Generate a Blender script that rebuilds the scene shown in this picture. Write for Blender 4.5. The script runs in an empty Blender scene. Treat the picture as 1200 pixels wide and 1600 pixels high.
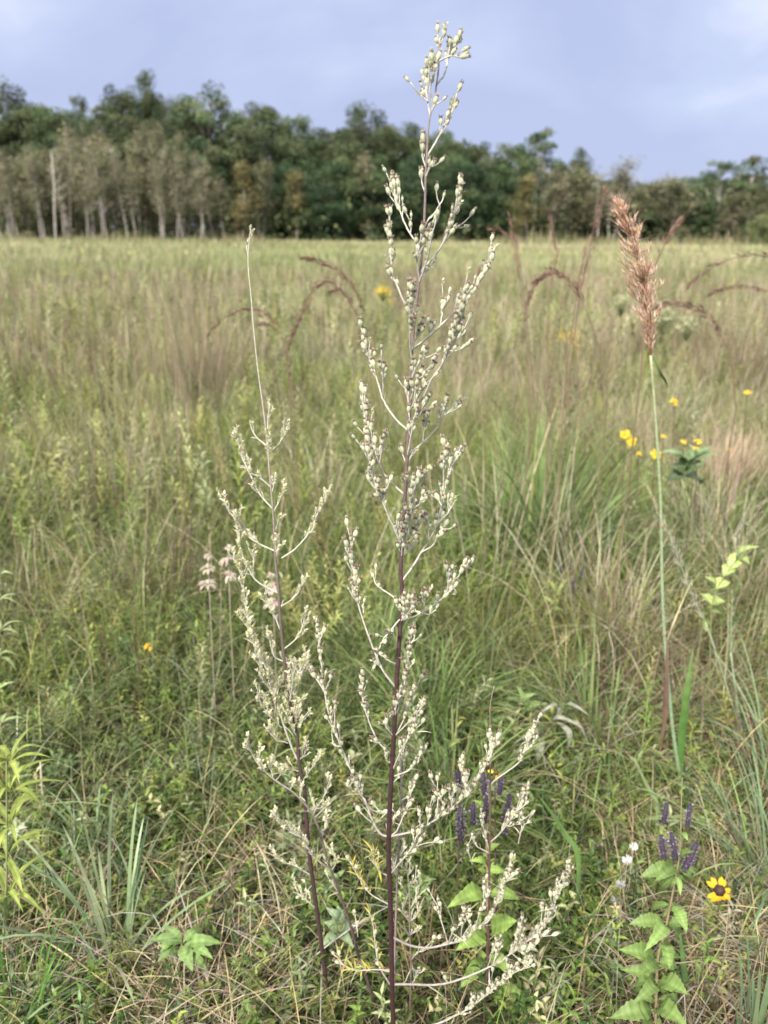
import bpy, math, random
import numpy as np
from mathutils import Vector, Matrix

rng = np.random.default_rng(11)
random.seed(11)
PI = math.pi
def V(*a): return np.array(a, dtype=float)
def nrm(v):
    v = np.asarray(v, float); l = np.linalg.norm(v, axis=-1, keepdims=True); return v/np.maximum(l, 1e-9)

# ------------------------------------------------------------------ camera
scene = bpy.context.scene
F_PX, CAM_H = 1204.0, 1.30
PITCH, ROLL = math.atan(442/1204.0), math.radians(0.42)
CAM = V(0, 0, CAM_H)
FW = V(0, math.cos(PITCH), -math.sin(PITCH)); U0 = V(0, math.sin(PITCH), math.cos(PITCH)); R0 = V(1, 0, 0)
RT = R0*math.cos(ROLL)+U0*math.sin(ROLL); UP = U0*math.cos(ROLL)-R0*math.sin(ROLL)
cam_d = bpy.data.cameras.new('camera'); cam = bpy.data.objects.new('camera', cam_d)
scene.collection.objects.link(cam); scene.camera = cam
m = Matrix.Identity(4)
for i in range(3):
    m[i][0], m[i][1], m[i][2], m[i][3] = RT[i], UP[i], -FW[i], CAM[i]
cam.matrix_world = m
cam_d.sensor_width = 36; cam_d.lens = F_PX/1600*36; cam_d.clip_start = 0.02; cam_d.clip_end = 3000
cam_d.dof.use_dof = True; cam_d.dof.focus_distance = 0.98; cam_d.dof.aperture_fstop = 4.7

def ray(px, py): return FW + RT*(px-600)/F_PX + UP*(800-py)/F_PX
def W(px, py, y):                      # the point seen at a pixel, on the upright plane y metres ahead
    r = ray(px, py); return CAM + r*(y/r[1])
def G(px, py, z=0.0):                  # the point seen at a pixel, on the ground
    r = ray(px, py); return CAM + r*((z-CAM_H)/r[2])

# ------------------------------------------------------------------ mesh helpers
class MB:
    def __init__(s): s.v=[]; s.f=[]; s.c=[]; s.m=[]; s.n=0
    def add(s, v, f, c, mi=0):
        v=np.asarray(v,float); c=np.asarray(c,float)
        if c.ndim==1: c=np.tile(c,(len(v),1))
        fs = f if isinstance(f,(list,tuple)) else [f]
        for q in fs:
            q=np.asarray(q)
            if len(q): s.f.append(q+s.n); s.m.append(np.full(len(q),mi))
        s.v.append(v); s.c.append(c); s.n+=len(v)
    def build(s, name, mats, parent=None, origin=None, smooth=True):
        me=bpy.data.meshes.new(name)
        v=np.concatenate(s.v)
        if origin is not None: v=v-np.asarray(origin)
        c=np.concatenate(s.c)
        tot=np.concatenate([np.full(len(q),q.shape[1]) for q in s.f]); lo=np.concatenate([q.ravel() for q in s.f])
        st=np.concatenate([[0],np.cumsum(tot)[:-1]])
        me.vertices.add(len(v)); me.vertices.foreach_set('co', v.astype(np.float32).ravel())
        me.loops.add(len(lo)); me.loops.foreach_set('vertex_index', lo.astype(np.int32))
        me.polygons.add(len(tot)); me.polygons.foreach_set('loop_start', st.astype(np.int32))
        me.polygons.foreach_set('loop_total', tot.astype(np.int32))
        me.polygons.foreach_set('use_smooth', np.full(len(tot), smooth))
        mats = mats if isinstance(mats,(list,tuple)) else [mats]
        for mt in mats: me.materials.append(mt)
        if len(mats)>1: me.polygons.foreach_set('material_index', np.concatenate(s.m).astype(np.int32))
        a=me.color_attributes.new('Col','FLOAT_COLOR','POINT')
        a.data.foreach_set('color', np.concatenate([c,np.ones((len(c),1))],1).astype(np.float32).ravel())
        me.update(calc_edges=True)
        o=bpy.data.objects.new(name, me); scene.collection.objects.link(o)
        if parent is not None: o.parent=parent
        return o

def frames(p):
    p=np.asarray(p,float); t=np.gradient(p,axis=0); t=nrm(t)
    a=V(0,-1,0.1) if abs(t[0][1])<.9 else V(1,0,0)
    n=[]; u=nrm(np.cross(t[0],a))
    for k in range(len(p)):
        u=nrm(u-t[k]*np.dot(u,t[k])); n.append(u)
    n=np.array(n); return t,n,np.cross(t,n)
def smoothp(p, k=4):
    p=np.asarray(p,float)
    if len(p)<3 or k<2: return p
    q=np.vstack([2*p[0]-p[1],p,2*p[-1]-p[-2]]); out=[]
    for i in range(1,len(q)-2):
        for j in range(k):
            t=j/k; a,b,c,d=q[i-1],q[i],q[i+1],q[i+2]
            out.append(.5*((2*b)+(-a+c)*t+(2*a-5*b+4*c-d)*t*t+(-a+3*b-3*c+d)*t**3))
    out.append(p[-1]); return np.array(out)
def tube(mb, p, r, c, sides=6, mi=0):
    p=np.asarray(p,float); n=len(p); r=np.interp(np.linspace(0,1,n),np.linspace(0,1,len(np.atleast_1d(r))),np.atleast_1d(r))
    t,u,w=frames(p); a=np.linspace(0,2*PI,sides,endpoint=False)
    v=p[:,None]+r[:,None,None]*(np.cos(a)[None,:,None]*u[:,None]+np.sin(a)[None,:,None]*w[:,None])
    i=np.arange(n-1)[:,None]*sides; j=np.arange(sides)[None]; k=(j+1)%sides
    f=np.stack([i+j,i+k,i+sides+k,i+sides+j],-1).reshape(-1,4)
    c=np.asarray(c,float)
    cc=np.repeat(np.array([np.interp(np.linspace(0,1,n),np.linspace(0,1,len(c)),c[:,q]) for q in range(3)]).T,sides,0) if c.ndim==2 else c
    v=v.reshape(-1,3); top=np.array([[(n-1)*sides+q for q in range(sides)]])
    mb.add(v,[f,top] if sides<5 else [f,np.stack([np.full(sides-2,(n-1)*sides),(n-1)*sides+np.arange(1,sides-1),(n-1)*sides+np.arange(2,sides)],1)],cc,mi)
def ribbon(mb, p, w, c, side=None, fold=0.0, mi=0):
    """a blade: three vertices across, so that it has a keel"""
    p=smoothp(p,4); n=len(p); s=np.linspace(0,1,n)
    w=np.interp(s,np.linspace(0,1,len(w)),w)
    t=nrm(np.gradient(p,axis=0))
    sd=np.asarray(side if side is not None else V(1,0.2,0),float); sd=nrm(sd-t*np.sum(t*sd,1,keepdims=True))
    nn=np.cross(t,sd)
    v=np.stack([p-sd*w[:,None]/2+nn*fold*w[:,None],p,p+sd*w[:,None]/2+nn*fold*w[:,None]],1).reshape(-1,3)
    i=np.arange(n-1)[:,None]*3; f=np.concatenate([np.concatenate([i,i+1,i+4,i+3],1),np.concatenate([i+1,i+2,i+5,i+4],1)])
    c=np.asarray(c,float)
    cc=np.repeat(np.array([np.interp(s,np.linspace(0,1,len(c)),c[:,q]) for q in range(3)]).T,3,0) if c.ndim==2 else c
    mb.add(v,f,cc,mi)
def leaf(mb, base, tip, w, up, c, droop=.12, fold=.18, n=7, tooth=0.0, vein=None, shape=.42):
    base=np.asarray(base,float); tip=np.asarray(tip,float); d=tip-base; L=np.linalg.norm(d); d=d/L
    up=np.asarray(up,float); sd=nrm(np.cross(d,up)); up=np.cross(sd,d)
    s=np.linspace(0,1,n)
    prof=np.where(s<shape,np.sin(s/shape*PI/2)**.8,np.cos((s-shape)/(1-shape)*PI/2)**.95)
    prof[0]=.06; prof[-1]=.0
    if tooth: prof=prof*(1+tooth*np.where(np.arange(n)%2==0,1,-1)*(prof>.1))
    mid=base+d*(s*L)[:,None]+up*(np.sin(s*PI)*droop*L-s*s*droop*L*.8)[:,None]
    hw=prof*w/2*(1+rng.normal(0,.05,n)); mid=mid+up*(rng.normal(0,.05,n)*hw)[:,None]; rj=rng.normal(0,.09,(2,n))*(n>8)
    lf=mid-sd*hw[:,None]+up*((fold+rj[0])*hw)[:,None]; rt=mid+sd*hw[:,None]+up*((fold+rj[1])*hw)[:,None]
    ql=(mid+lf)/2+up*(fold*.1*hw)[:,None]; qr=(mid+rt)/2+up*(fold*.1*hw)[:,None]
    v=np.stack([lf,ql,mid,qr,rt],1).reshape(-1,3)
    i=np.arange(n-1)[:,None]*5
    f=np.concatenate([np.concatenate([i+k,i+k+1,i+k+6,i+k+5],1) for k in range(4)])
    c=np.asarray(c,float); vc=c*1.25+.015 if vein is None else np.asarray(vein,float)
    row=np.where(np.arange(n)%2==0,1.07,.90) if n>8 else np.ones(n)
    cc=(np.stack([c,c*.95,vc,c*.95,c])[None]*row[:,None,None]*rng.uniform(.94,1.06,(n,5,1))).reshape(-1,3)
    mb.add(v,f,cc)
def rotz(a):
    c,s=math.cos(a),math.sin(a); return np.array([[c,-s,0],[s,c,0],[0,0,1]])
def basis(d, spin=0.0):
    d=nrm(d); a=V(0,0,1) if abs(d[2])<.95 else V(1,0,0)
    x=nrm(np.cross(a,d)); y=np.cross(d,x)
    return np.stack([x*math.cos(spin)+y*math.sin(spin),-x*math.sin(spin)+y*math.cos(spin),d],1)
class T:                               # a little mesh to be stamped many times
    def __init__(s, mb): s.v=np.concatenate(mb.v); s.f=mb.f; s.c=np.concatenate(mb.c)
def stamp(mb, t, pos, M, tint=1.0, mi=0):
    mb.add(t.v@np.asarray(M).T+pos, t.f, t.c*tint, mi)
def stamp_many(mb, t, pos, sc, az, tilt, tint):
    """pos (N,3), sc (N,) or (N,3), az/tilt (N,), tint (N,3)"""
    N=len(pos); sc=np.asarray(sc,float); sc=sc[:,None]*np.ones(3) if sc.ndim==1 else sc
    v=t.v[None]*sc[:,None]
    ct,st=np.cos(tilt)[:,None],np.sin(tilt)[:,None]
    x,y,z=v[...,0],v[...,1],v[...,2]
    x,z=x*ct+z*st,-x*st+z*ct
    ca,sa=np.cos(az)[:,None],np.sin(az)[:,None]
    v=np.stack([x*ca-y*sa,x*sa+y*ca,z],-1)+pos[:,None]
    n=len(t.v); off=(np.arange(N)*n)[:,None,None]
    mb.add(v.reshape(-1,3),[(f[None]+off).reshape(-1,f.shape[1]) for f in t.f],(t.c[None]*tint[:,None]).reshape(-1,3))
def lathe(mb, prof, c, sides=8, ridge=0.0, M=None, pos=0):
    prof=np.asarray(prof,float); n=len(prof); a=np.linspace(0,2*PI,sides,endpoint=False)
    r=prof[:,0][:,None]*(1+ridge*np.where(np.arange(sides)%2==0,1,-1))[None]
    v=np.stack([r*np.cos(a),r*np.sin(a),np.repeat(prof[:,1][:,None],sides,1)],-1).reshape(-1,3)
    if M is not None: v=v@np.asarray(M).T+pos
    i=np.arange(n-1)[:,None]*sides; j=np.arange(sides)[None]; k=(j+1)%sides
    f=np.stack([i+j,i+k,i+sides+k,i+sides+j],-1).reshape(-1,4)
    c=np.asarray(c,float); cc=np.repeat(c,sides,0) if c.ndim==2 else c
    mb.add(v,f,cc)
def blades(mb, base, L, w, phi, tilt, bend, c0, c1, K=4, zmin=0.004, twist=None):
    N=len(base); s=np.arange(K+1)/K
    th=tilt[:,None]+bend[:,None]*(s[None]**1.25)
    ds=(L/K)[:,None]
    h=np.concatenate([np.zeros((N,1)),np.cumsum(np.sin((th[:,1:]+th[:,:-1])/2)*ds,1)],1)
    z=np.concatenate([np.zeros((N,1)),np.cumsum(np.cos((th[:,1:]+th[:,:-1])/2)*ds,1)],1)
    p=np.stack([base[:,0:1]+h*np.cos(phi)[:,None],base[:,1:2]+h*np.sin(phi)[:,None],np.maximum(base[:,2:3]+z,zmin)],-1)
    ps=phi+PI/2+(rng.normal(0,.5,N) if twist is None else twist)
    sd=np.stack([np.cos(ps),np.sin(ps),np.zeros(N)],-1)[:,None]
    wd=w[:,None]*(np.array([.75]+[1.0]*(K-1))*np.linspace(1.0,.55,K))[None]*.5
    lf=p[:,:K]-sd*wd[...,None]; rt=p[:,:K]+sd*wd[...,None]
    v=np.concatenate([np.stack([lf,rt],2).reshape(N,2*K,3),p[:,K:]],1)
    o=(np.arange(N)*(2*K+1))[:,None,None]
    i=np.arange(K-1)[:,None]*2; q=(np.concatenate([i,i+1,i+3,i+2],1)[None]+o).reshape(-1,4)
    tr=(np.array([[2*K-2,2*K-1,2*K]])[None]+o).reshape(-1,3)
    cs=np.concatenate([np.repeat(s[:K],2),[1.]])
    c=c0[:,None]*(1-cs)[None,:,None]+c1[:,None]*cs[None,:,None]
    mb.add(v.reshape(-1,3),[q,tr],c.reshape(-1,3))

_H=np.random.default_rng(5).random((64,64,8))
def vn(x,y,sc,seed=0):
    u=np.asarray(x)/sc+seed*7.3; v=np.asarray(y)/sc+seed*3.1
    i=np.floor(u).astype(int); j=np.floor(v).astype(int); a=u-i; b=v-j; a=a*a*(3-2*a); b=b*b*(3-2*b)
    h=lambda p,q:_H[p%64,q%64,seed%8]
    return (h(i,j)*(1-a)+h(i+1,j)*a)*(1-b)+(h(i,j+1)*(1-a)+h(i+1,j+1)*a)*b
def mixc(a,b,t): t=np.asarray(t)[:,None]; return np.asarray(a)*(1-t)+np.asarray(b)*t
def pick(pal, n, p=None): 
    pal=np.array(pal,float); return pal[rng.choice(len(pal),n,p=p)]
def speckle(c, pale=.10, dark=.12):
    r=rng.random(len(c)); c=c.copy(); k=r<pale; c[k]=c[k]*.35+np.array((.52,.50,.30))*.65; k=r>1-dark; c[k]=c[k]*.3+np.array((.085,.06,.035))*.7; return c
def jit(c, a=.18):
    n=len(c); return np.clip(c*(1+rng.normal(0,a,(n,1)))*(1+rng.normal(0,a*.25,(n,3))),.004,.9)

# ------------------------------------------------------------------ materials
def mat(name, rough=.65, trans=.0, spec=.3, noise=.18, nscale=60, bump=0.0, sheen=0.0):
    mt=bpy.data.materials.new(name); mt.use_nodes=True; nt=mt.node_tree; nt.nodes.clear()
    N=lambda t,**k:(lambda n:[setattr(n,a,b) for a,b in k.items()] and n or n)(nt.nodes.new(t))
    out=N('ShaderNodeOutputMaterial'); at=N('ShaderNodeAttribute',attribute_name='Col')
    tc=N('ShaderNodeTexCoord'); nz=N('ShaderNodeTexNoise'); nz.inputs['Scale'].default_value=nscale; nz.inputs['Detail'].default_value=3
    nt.links.new(tc.outputs['Object'],nz.inputs['Vector'])
    mr=N('ShaderNodeMapRange'); mr.inputs[1].default_value=.3; mr.inputs[2].default_value=.7
    mr.inputs[3].default_value=1-noise; mr.inputs[4].default_value=1+noise
    nt.links.new(nz.outputs['Fac'],mr.inputs[0])
    vm=N('ShaderNodeVectorMath',operation='SCALE'); nt.links.new(at.outputs['Color'],vm.inputs[0]); nt.links.new(mr.outputs[0],vm.inputs['Scale'])
    p=N('ShaderNodeBsdfPrincipled'); nt.links.new(vm.outputs[0],p.inputs['Base Color'])
    p.inputs['Roughness'].default_value=rough; p.inputs['Specular IOR Level'].default_value=spec
    if sheen: p.inputs['Sheen Weight'].default_value=sheen
    if bump:
        b=N('ShaderNodeBump'); b.inputs['Strength'].default_value=bump; b.inputs['Distance'].default_value=.002
        nt.links.new(nz.outputs['Fac'],b.inputs['Height']); nt.links.new(b.outputs[0],p.inputs['Normal'])
    if trans:
        tr=N('ShaderNodeBsdfTranslucent'); nt.links.new(vm.outputs[0],tr.inputs['Color'])
        mx=N('ShaderNodeMixShader'); mx.inputs[0].default_value=trans
        nt.links.new(p.outputs[0],mx.inputs[1]); nt.links.new(tr.outputs[0],mx.inputs[2]); nt.links.new(mx.outputs[0],out.inputs[0])
    else: nt.links.new(p.outputs[0],out.inputs[0])
    return mt
M_GRASS=mat('grass_blade',.55,.28,.35,.15,40)
M_STRAW=mat('dry_straw',.75,.15,.2,.25,60)
M_LEAF=mat('leaf',.5,.30,.35,.16,55,.15)
M_STEM=mat('stem',.55,0,.35,.22,180,.3)
M_BUD=mat('downy_bud',.9,.30,.1,.14,400,.2,.3)
M_PLUME=mat('plume',.8,.5,.1,.15,200)
M_PETAL=mat('petal',.6,.3,.25,.12,150)
M_TREE=mat('tree_leaf',.6,.25,.25,.2,.6)
M_BARK=mat('bark',.85,0,.2,.3,4)

# ------------------------------------------------------------------ tagging
def tag(o, label, cat, group=None, kind=None):
    if kind: o['kind']=kind
    o['label']=label; o['category']=cat
    if group: o['group']=group
    return o
def thing(name, loc, label, cat, group=None):
    o=bpy.data.objects.new(name,None); scene.collection.objects.link(o); o.location=[float(q) for q in loc]
    o.empty_display_size=.05
    bpy.context.view_layer.update() if False else None
    return tag(o,label,cat,group)
def part(mb, name, mats, root): return mb.build(name, mats, root, origin=np.array(root.location))
def sub(mb, name, mats, prt, root): return mb.build(name, mats, prt, origin=np.array(root.location))

# ------------------------------------------------------------------ world, sun
world=bpy.data.worlds.new('World'); scene.world=world; world.use_nodes=True
nt=world.node_tree; nt.nodes.clear()
def WN(t,**k):
    n=nt.nodes.new(t)
    for a,b in k.items(): setattr(n,a,b)
    return n
SUN_EL, SUN_AZ = math.radians(42), math.radians(208)   # azimuth from +Y clockwise: behind the camera, to its left
wo=WN('ShaderNodeOutputWorld'); bg=WN('ShaderNodeBackground'); bg.inputs['Strength'].default_value=.1
sky=WN('ShaderNodeTexSky',sky_type='NISHITA'); sky.sun_disc=False; sky.sun_elevation=SUN_EL; sky.sun_rotation=SUN_AZ
tc=WN('ShaderNodeTexCoord')
sep=WN('ShaderNodeSeparateXYZ'); nt.links.new(tc.outputs['Generated'],sep.inputs[0])
mp=WN('ShaderNodeMapping'); mp.inputs['Scale'].default_value=(2.4,2.4,5.0); mp.inputs['Location'].default_value=(5.3,.4,1.35)
nt.links.new(tc.outputs['Generated'],mp.inputs['Vector'])
nz=WN('ShaderNodeTexNoise'); nz.inputs['Scale'].default_value=1.5; nz.inputs['Detail'].default_value=5; nz.inputs['Roughness'].default_value=.5
nz.inputs['Distortion'].default_value=.3
nt.links.new(mp.outputs[0],nz.inputs['Vector'])
# more broken, brighter cloud higher up
el=WN('ShaderNodeMapRange'); el.inputs[1].default_value=.10; el.inputs[2].default_value=.36; el.inputs[3].default_value=-.12; el.inputs[4].default_value=.20
nt.links.new(sep.outputs['Z'],el.inputs[0])
ad=WN('ShaderNodeMath',operation='ADD'); nt.links.new(nz.outputs['Fac'],ad.inputs[0]); nt.links.new(el.outputs[0],ad.inputs[1])
cr=WN('ShaderNodeValToRGB')
SK=lambda r,g,b:(r*10,g*10,b*10,1)
e=cr.color_ramp.elements
e[0].position=.38; e[0].color=SK(.345,.39,.575)
e[1].position=.68; e[1].color=SK(.56,.60,.73)
x=cr.color_ramp.elements.new(.47); x.color=SK(.375,.425,.605)
x=cr.color_ramp.elements.new(.57); x.color=SK(.415,.47,.64)
nt.links.new(ad.outputs[0],cr.inputs[0])
zen=WN('ShaderNodeMapRange'); zen.inputs[1].default_value=.34; zen.inputs[2].default_value=.9; zen.inputs[3].default_value=0.0; zen.inputs[4].default_value=1.0  # unseen sky overhead, made whiter and brighter to light the meadow
nt.links.new(sep.outputs['Z'],zen.inputs[0])
sc_=WN('ShaderNodeMixRGB'); nt.links.new(cr.outputs[0],sc_.inputs[1]); sc_.inputs[2].default_value=SK(1.28,1.26,1.25); nt.links.new(zen.outputs[0],sc_.inputs[0])
mixw=WN('ShaderNodeMixRGB'); mixw.inputs[0].default_value=.93
nt.links.new(sky.outputs[0],mixw.inputs[1]); nt.links.new(sc_.outputs[0],mixw.inputs[2])
nt.links.new(mixw.outputs[0],bg.inputs['Color']); nt.links.new(bg.outputs[0],wo.inputs[0])
sl=bpy.data.lights.new('sun','SUN'); so=bpy.data.objects.new('sun',sl); scene.collection.objects.link(so)
sl.energy=4.5; sl.angle=math.radians(8); sl.color=(1,.95,.86)
sd=Vector((math.sin(SUN_AZ)*math.cos(SUN_EL),math.cos(SUN_AZ)*math.cos(SUN_EL),math.sin(SUN_EL)))
so.rotation_euler=sd.to_track_quat('Z','Y').to_euler(); so.location=sd*20
scene.view_settings.view_transform='Standard'; scene.view_settings.look='None'; scene.view_settings.exposure=0.58; scene.view_settings.gamma=1
scene.render.engine='CYCLES'; scene.cycles.use_denoising=True
scene.cycles.max_bounces=6; scene.cycles.diffuse_bounces=4; scene.cycles.transmission_bounces=3; scene.cycles.transparent_max_bounces=4

# ------------------------------------------------------------------ ground
def ground():
    mb=MB(); ys=np.concatenate([np.linspace(-6,14,41),np.geomspace(15,1500,30)]); xs=np.concatenate([-np.geomspace(1500,8,22),np.linspace(-7,7,29),np.geomspace(8,1500,22)])
    X,Y=np.meshgrid(xs,ys); Z=-.02+.03*(vn(X,Y,1.7,1)-.5)*(Y<20)
    n,mn=X.shape; i=(np.arange(n-1)[:,None]*mn+np.arange(mn-1)[None]).ravel()
    mb.add(np.stack([X,Y,Z],-1).reshape(-1,3),np.stack([i,i+1,i+1+mn,i+mn],1),V(.2,.2,.1))
    mt=bpy.data.materials.new('meadow_soil'); mt.use_nodes=True; t=mt.node_tree; p=t.nodes['Principled BSDF']
    co=t.nodes.new('ShaderNodeTexCoord'); n1=t.nodes.new('ShaderNodeTexNoise'); n1.inputs['Scale'].default_value=1.3; n1.inputs['Detail'].default_value=8; n1.inputs['Roughness'].default_value=.75
    n2=t.nodes.new('ShaderNodeTexNoise'); n2.inputs['Scale'].default_value=45; n2.inputs['Detail'].default_value=4
    r=t.nodes.new('ShaderNodeValToRGB'); r.color_ramp.elements[0].position=.35; r.color_ramp.elements[0].color=(.045,.035,.02,1)
    r.color_ramp.elements[1].position=.68; r.color_ramp.elements[1].color=(.11,.10,.045,1)
    mx=t.nodes.new('ShaderNodeMixRGB'); mx.blend_type='MULTIPLY'; mx.inputs[0].default_value=.8
    r2=t.nodes.new('ShaderNodeValToRGB'); r2.color_ramp.elements[0].position=.35; r2.color_ramp.elements[0].color=(.35,.33,.3,1); r2.color_ramp.elements[1].position=.65
    b=t.nodes.new('ShaderNodeBump'); b.inputs['Strength'].default_value=.8; b.inputs['Distance'].default_value=.02
    for nn in (n1,n2): t.links.new(co.outputs['Object'],nn.inputs['Vector'])
    t.links.new(n1.outputs['Fac'],r.inputs[0]); t.links.new(n2.outputs['Fac'],r2.inputs[0]); t.links.new(r.outputs[0],mx.inputs[1]); t.links.new(r2.outputs[0],mx.inputs[2])
    t.links.new(mx.outputs[0],p.inputs['Base Color']); t.links.new(n2.outputs['Fac'],b.inputs['Height']); t.links.new(b.outputs[0],p.inputs['Normal']); p.inputs['Roughness'].default_value=.95
    o=mb.build('ground',mt); tag(o,'thatch strewn meadow ground between the plants','ground',kind='structure')
ground()

# ------------------------------------------------------------------ meadow: grass, thatch and ground cover nobody could count
GM=(.135,.19,.042); GY=(.28,.31,.08); GD=(.055,.10,.022); GB=(.16,.21,.095); GP=(.34,.36,.18)
ST=(.46,.38,.23); TN=(.31,.235,.14); PB=(.30,.215,.15); DB=(.12,.085,.055); GR=(.33,.30,.25)
def wedge(n,y0,y1,p,mx=.8):
    n=int(n*1.3) if y1<8 else n
    u=rng.random(n)
    y=(y0**(p+1)+u*(y1**(p+1)-y0**(p+1)))**(1/(p+1)) if p!=-1 else y0*(y1/y0)**u
    x=(rng.random(n)*2-1)*(.47*y+.25+mx); return x,y
def field(x,y,amps,seed):              # brown-ness 0..1 of the sward at a place
    f=.5*vn(x,y,.45,seed)+.5*vn(x,y,1.6,seed+2)
    for cx,cy,r,a in amps: f=f+a*np.exp(-((x-cx)**2+(y-cy)**2)/r**2)
    return f
def patch(px,py,r,a,z=0): g=G(px,py,z); return (g[0],g[1],r,a)
BROWN=[patch(330,1560,.10,.5),patch(60,1540,.14,.5),patch(390,1390,.08,.3),patch(1120,1500,.22,.45),patch(1000,1200,.3,.15),patch(1130,760,.5,.5),patch(1090,1030,.3,.35),
       patch(100,950,.3,.35),patch(330,930,.3,.2),patch(180,1080,.15,.25),patch(650,1150,.3,-.4),patch(860,860,.7,-.5),patch(720,900,.5,-.4),patch(250,1200,.3,-.15),patch(870,1330,.2,-.25),patch(300,1250,.2,-.1)]
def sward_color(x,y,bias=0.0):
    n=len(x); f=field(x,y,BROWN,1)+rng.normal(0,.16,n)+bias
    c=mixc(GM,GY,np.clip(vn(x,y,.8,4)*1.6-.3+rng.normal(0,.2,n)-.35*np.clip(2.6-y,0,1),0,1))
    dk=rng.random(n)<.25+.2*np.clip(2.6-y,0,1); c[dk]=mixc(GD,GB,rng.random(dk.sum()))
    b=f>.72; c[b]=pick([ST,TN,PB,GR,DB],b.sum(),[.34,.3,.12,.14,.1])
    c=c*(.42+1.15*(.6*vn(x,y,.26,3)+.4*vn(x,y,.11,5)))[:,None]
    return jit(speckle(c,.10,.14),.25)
# dead thatch lying on the ground
mb=MB()
n=17000; x,y=wedge(n,.62,4.6,.45); n=len(x)
c=jit(pick([ST,TN,GR,DB,PB],n,[.24,.27,.15,.26,.08]),.25)
blades(mb,np.stack([x,y,rng.random(n)**2*.10],-1),rng.uniform(.06,.24,n),rng.uniform(.0009,.0022,n),rng.random(n)*2*PI,np.radians(rng.uniform(35,95,n)),np.radians(rng.normal(25,45,n)),c,c*1.05,5)
# curled wads of dead grass
for px,py,k in ((330,1560,360),(50,1530,300),(120,960,300),(400,1400,160),(1130,1500,320),(1140,800,300)):
    g=G(px,py); r=.10*max(1,g[1]/1.3); bx=rng.normal(g[0],r,k); by=rng.normal(g[1],r*.8,k)
    c=jit(pick([ST,TN,GR],k),.2); blades(mb,np.stack([bx,by,rng.random(k)*.05],-1),rng.uniform(.1,.3,k),rng.uniform(.0012,.0035,k),rng.random(k)*2*PI,np.radians(rng.uniform(30,90,k)),np.radians(rng.uniform(20,120,k)),c*.95,c*1.1,5)
tag(mb.build('dead_thatch',M_STRAW),'matted straw and dead grey stalks lying between the green grass','thatch',kind='stuff')
# fine short grass, in tufts
mb=MB()
nt_=13000; tx,ty=wedge(nt_,.62,7,.45); nt_=len(tx); k=12; n=nt_*k
x=np.repeat(tx,k)+rng.normal(0,.025,n); y=np.repeat(ty,k)+rng.normal(0,.025,n)
L=np.repeat(rng.uniform(.12,.34,nt_),k)*rng.uniform(.5,1.15,n)*np.clip(.20+.45*y,.42,1.25)
phi=np.repeat(rng.random(nt_)*2*PI,k)+rng.normal(0,1.2,n)
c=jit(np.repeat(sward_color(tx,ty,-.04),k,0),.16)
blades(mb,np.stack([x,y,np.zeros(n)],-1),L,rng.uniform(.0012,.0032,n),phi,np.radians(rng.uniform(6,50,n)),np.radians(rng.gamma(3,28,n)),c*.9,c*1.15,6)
# longer loose blades arching over
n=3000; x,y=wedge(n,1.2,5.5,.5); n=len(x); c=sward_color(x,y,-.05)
blades(mb,np.stack([x,y,np.zeros(n)],-1),rng.uniform(.22,.5,n)*np.clip(.5+.25*y,.6,1.1),rng.uniform(.0014,.0036,n),rng.random(n)*2*PI,np.radians(rng.uniform(5,35,n)),np.radians(rng.gamma(5,24,n)),c*.9,c*1.2,7)
tag(mb.build('meadow_grass',M_GRASS),'short tufted green grass filling the meadow floor','grass',kind='stuff')

# ground cover of little leaves
def t_sprig(nl,h,ll,lw,seed,whorl=False):
    q=MB(); r=random.Random(seed); st=[V(0,0,0),V(r.uniform(-.01,.01),r.uniform(-.01,.01),h*.5),V(r.uniform(-.02,.02),r.uniform(-.02,.02),h)]
    tube(q,st,[.0016,.0008],V(.8,.8,.7),3)
    for i in range(nl):
        t=(i+1)/nl; b=V(*[np.interp(t,[0,.5,1],[s[k] for s in st]) for k in range(3)]); a=i*2.4+r.uniform(-.4,.4); e=r.uniform(.05,.7)
        L=ll*(1-.45*t)*r.uniform(.7,1.15); d=V(math.cos(a)*math.cos(e),math.sin(a)*math.cos(e),math.sin(e))
        leaf(q,b,b+d*L,L*lw,V(0,0,1),V(1,1,1)*r.uniform(.8,1.15),.15,.2,4)
    return T(q)
TS=[t_sprig(9,.07,.040,.55,1),t_sprig(12,.11,.038,.42,2),t_sprig(14,.16,.045,.26,3),t_sprig(8,.05,.028,.8,4),t_sprig(16,.20,.055,.18,5),t_sprig(20,.10,.022,.6,6),t_sprig(18,.13,.030,.36,7)]
mb=MB()
def cover(n,xy,tset,pal,s0,s1,az=None):
    x,y=xy; j=rng.integers(0,len(tset),n)
    for q in range(len(tset)):
        k=j==q; m_=k.sum()
        if not m_: continue
        c=jit(speckle(pick(pal,m_),.08,.06),.24)
        stamp_many(mb,TS[tset[q]],np.stack([x[k],y[k],np.zeros(m_)],-1),rng.uniform(s0,s1,m_)*np.clip(.45+.25*y[k],.75,1.05),rng.random(m_)*2*PI,rng.normal(0,.25,m_),c)
n=11500; x,y=wedge(n,.68,4.2,.1); n=len(x); kp=vn(x,y,.35,6)+.25*vn(x,y,.12,3)+.06*np.clip(1.8-y,0,1)>.47; cover(kp.sum(),(x[kp],y[kp]),[0,1,3,2,5,6],[GM,GD,GM,GB,GY,(.20,.26,.07)],.75,1.35)
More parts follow.
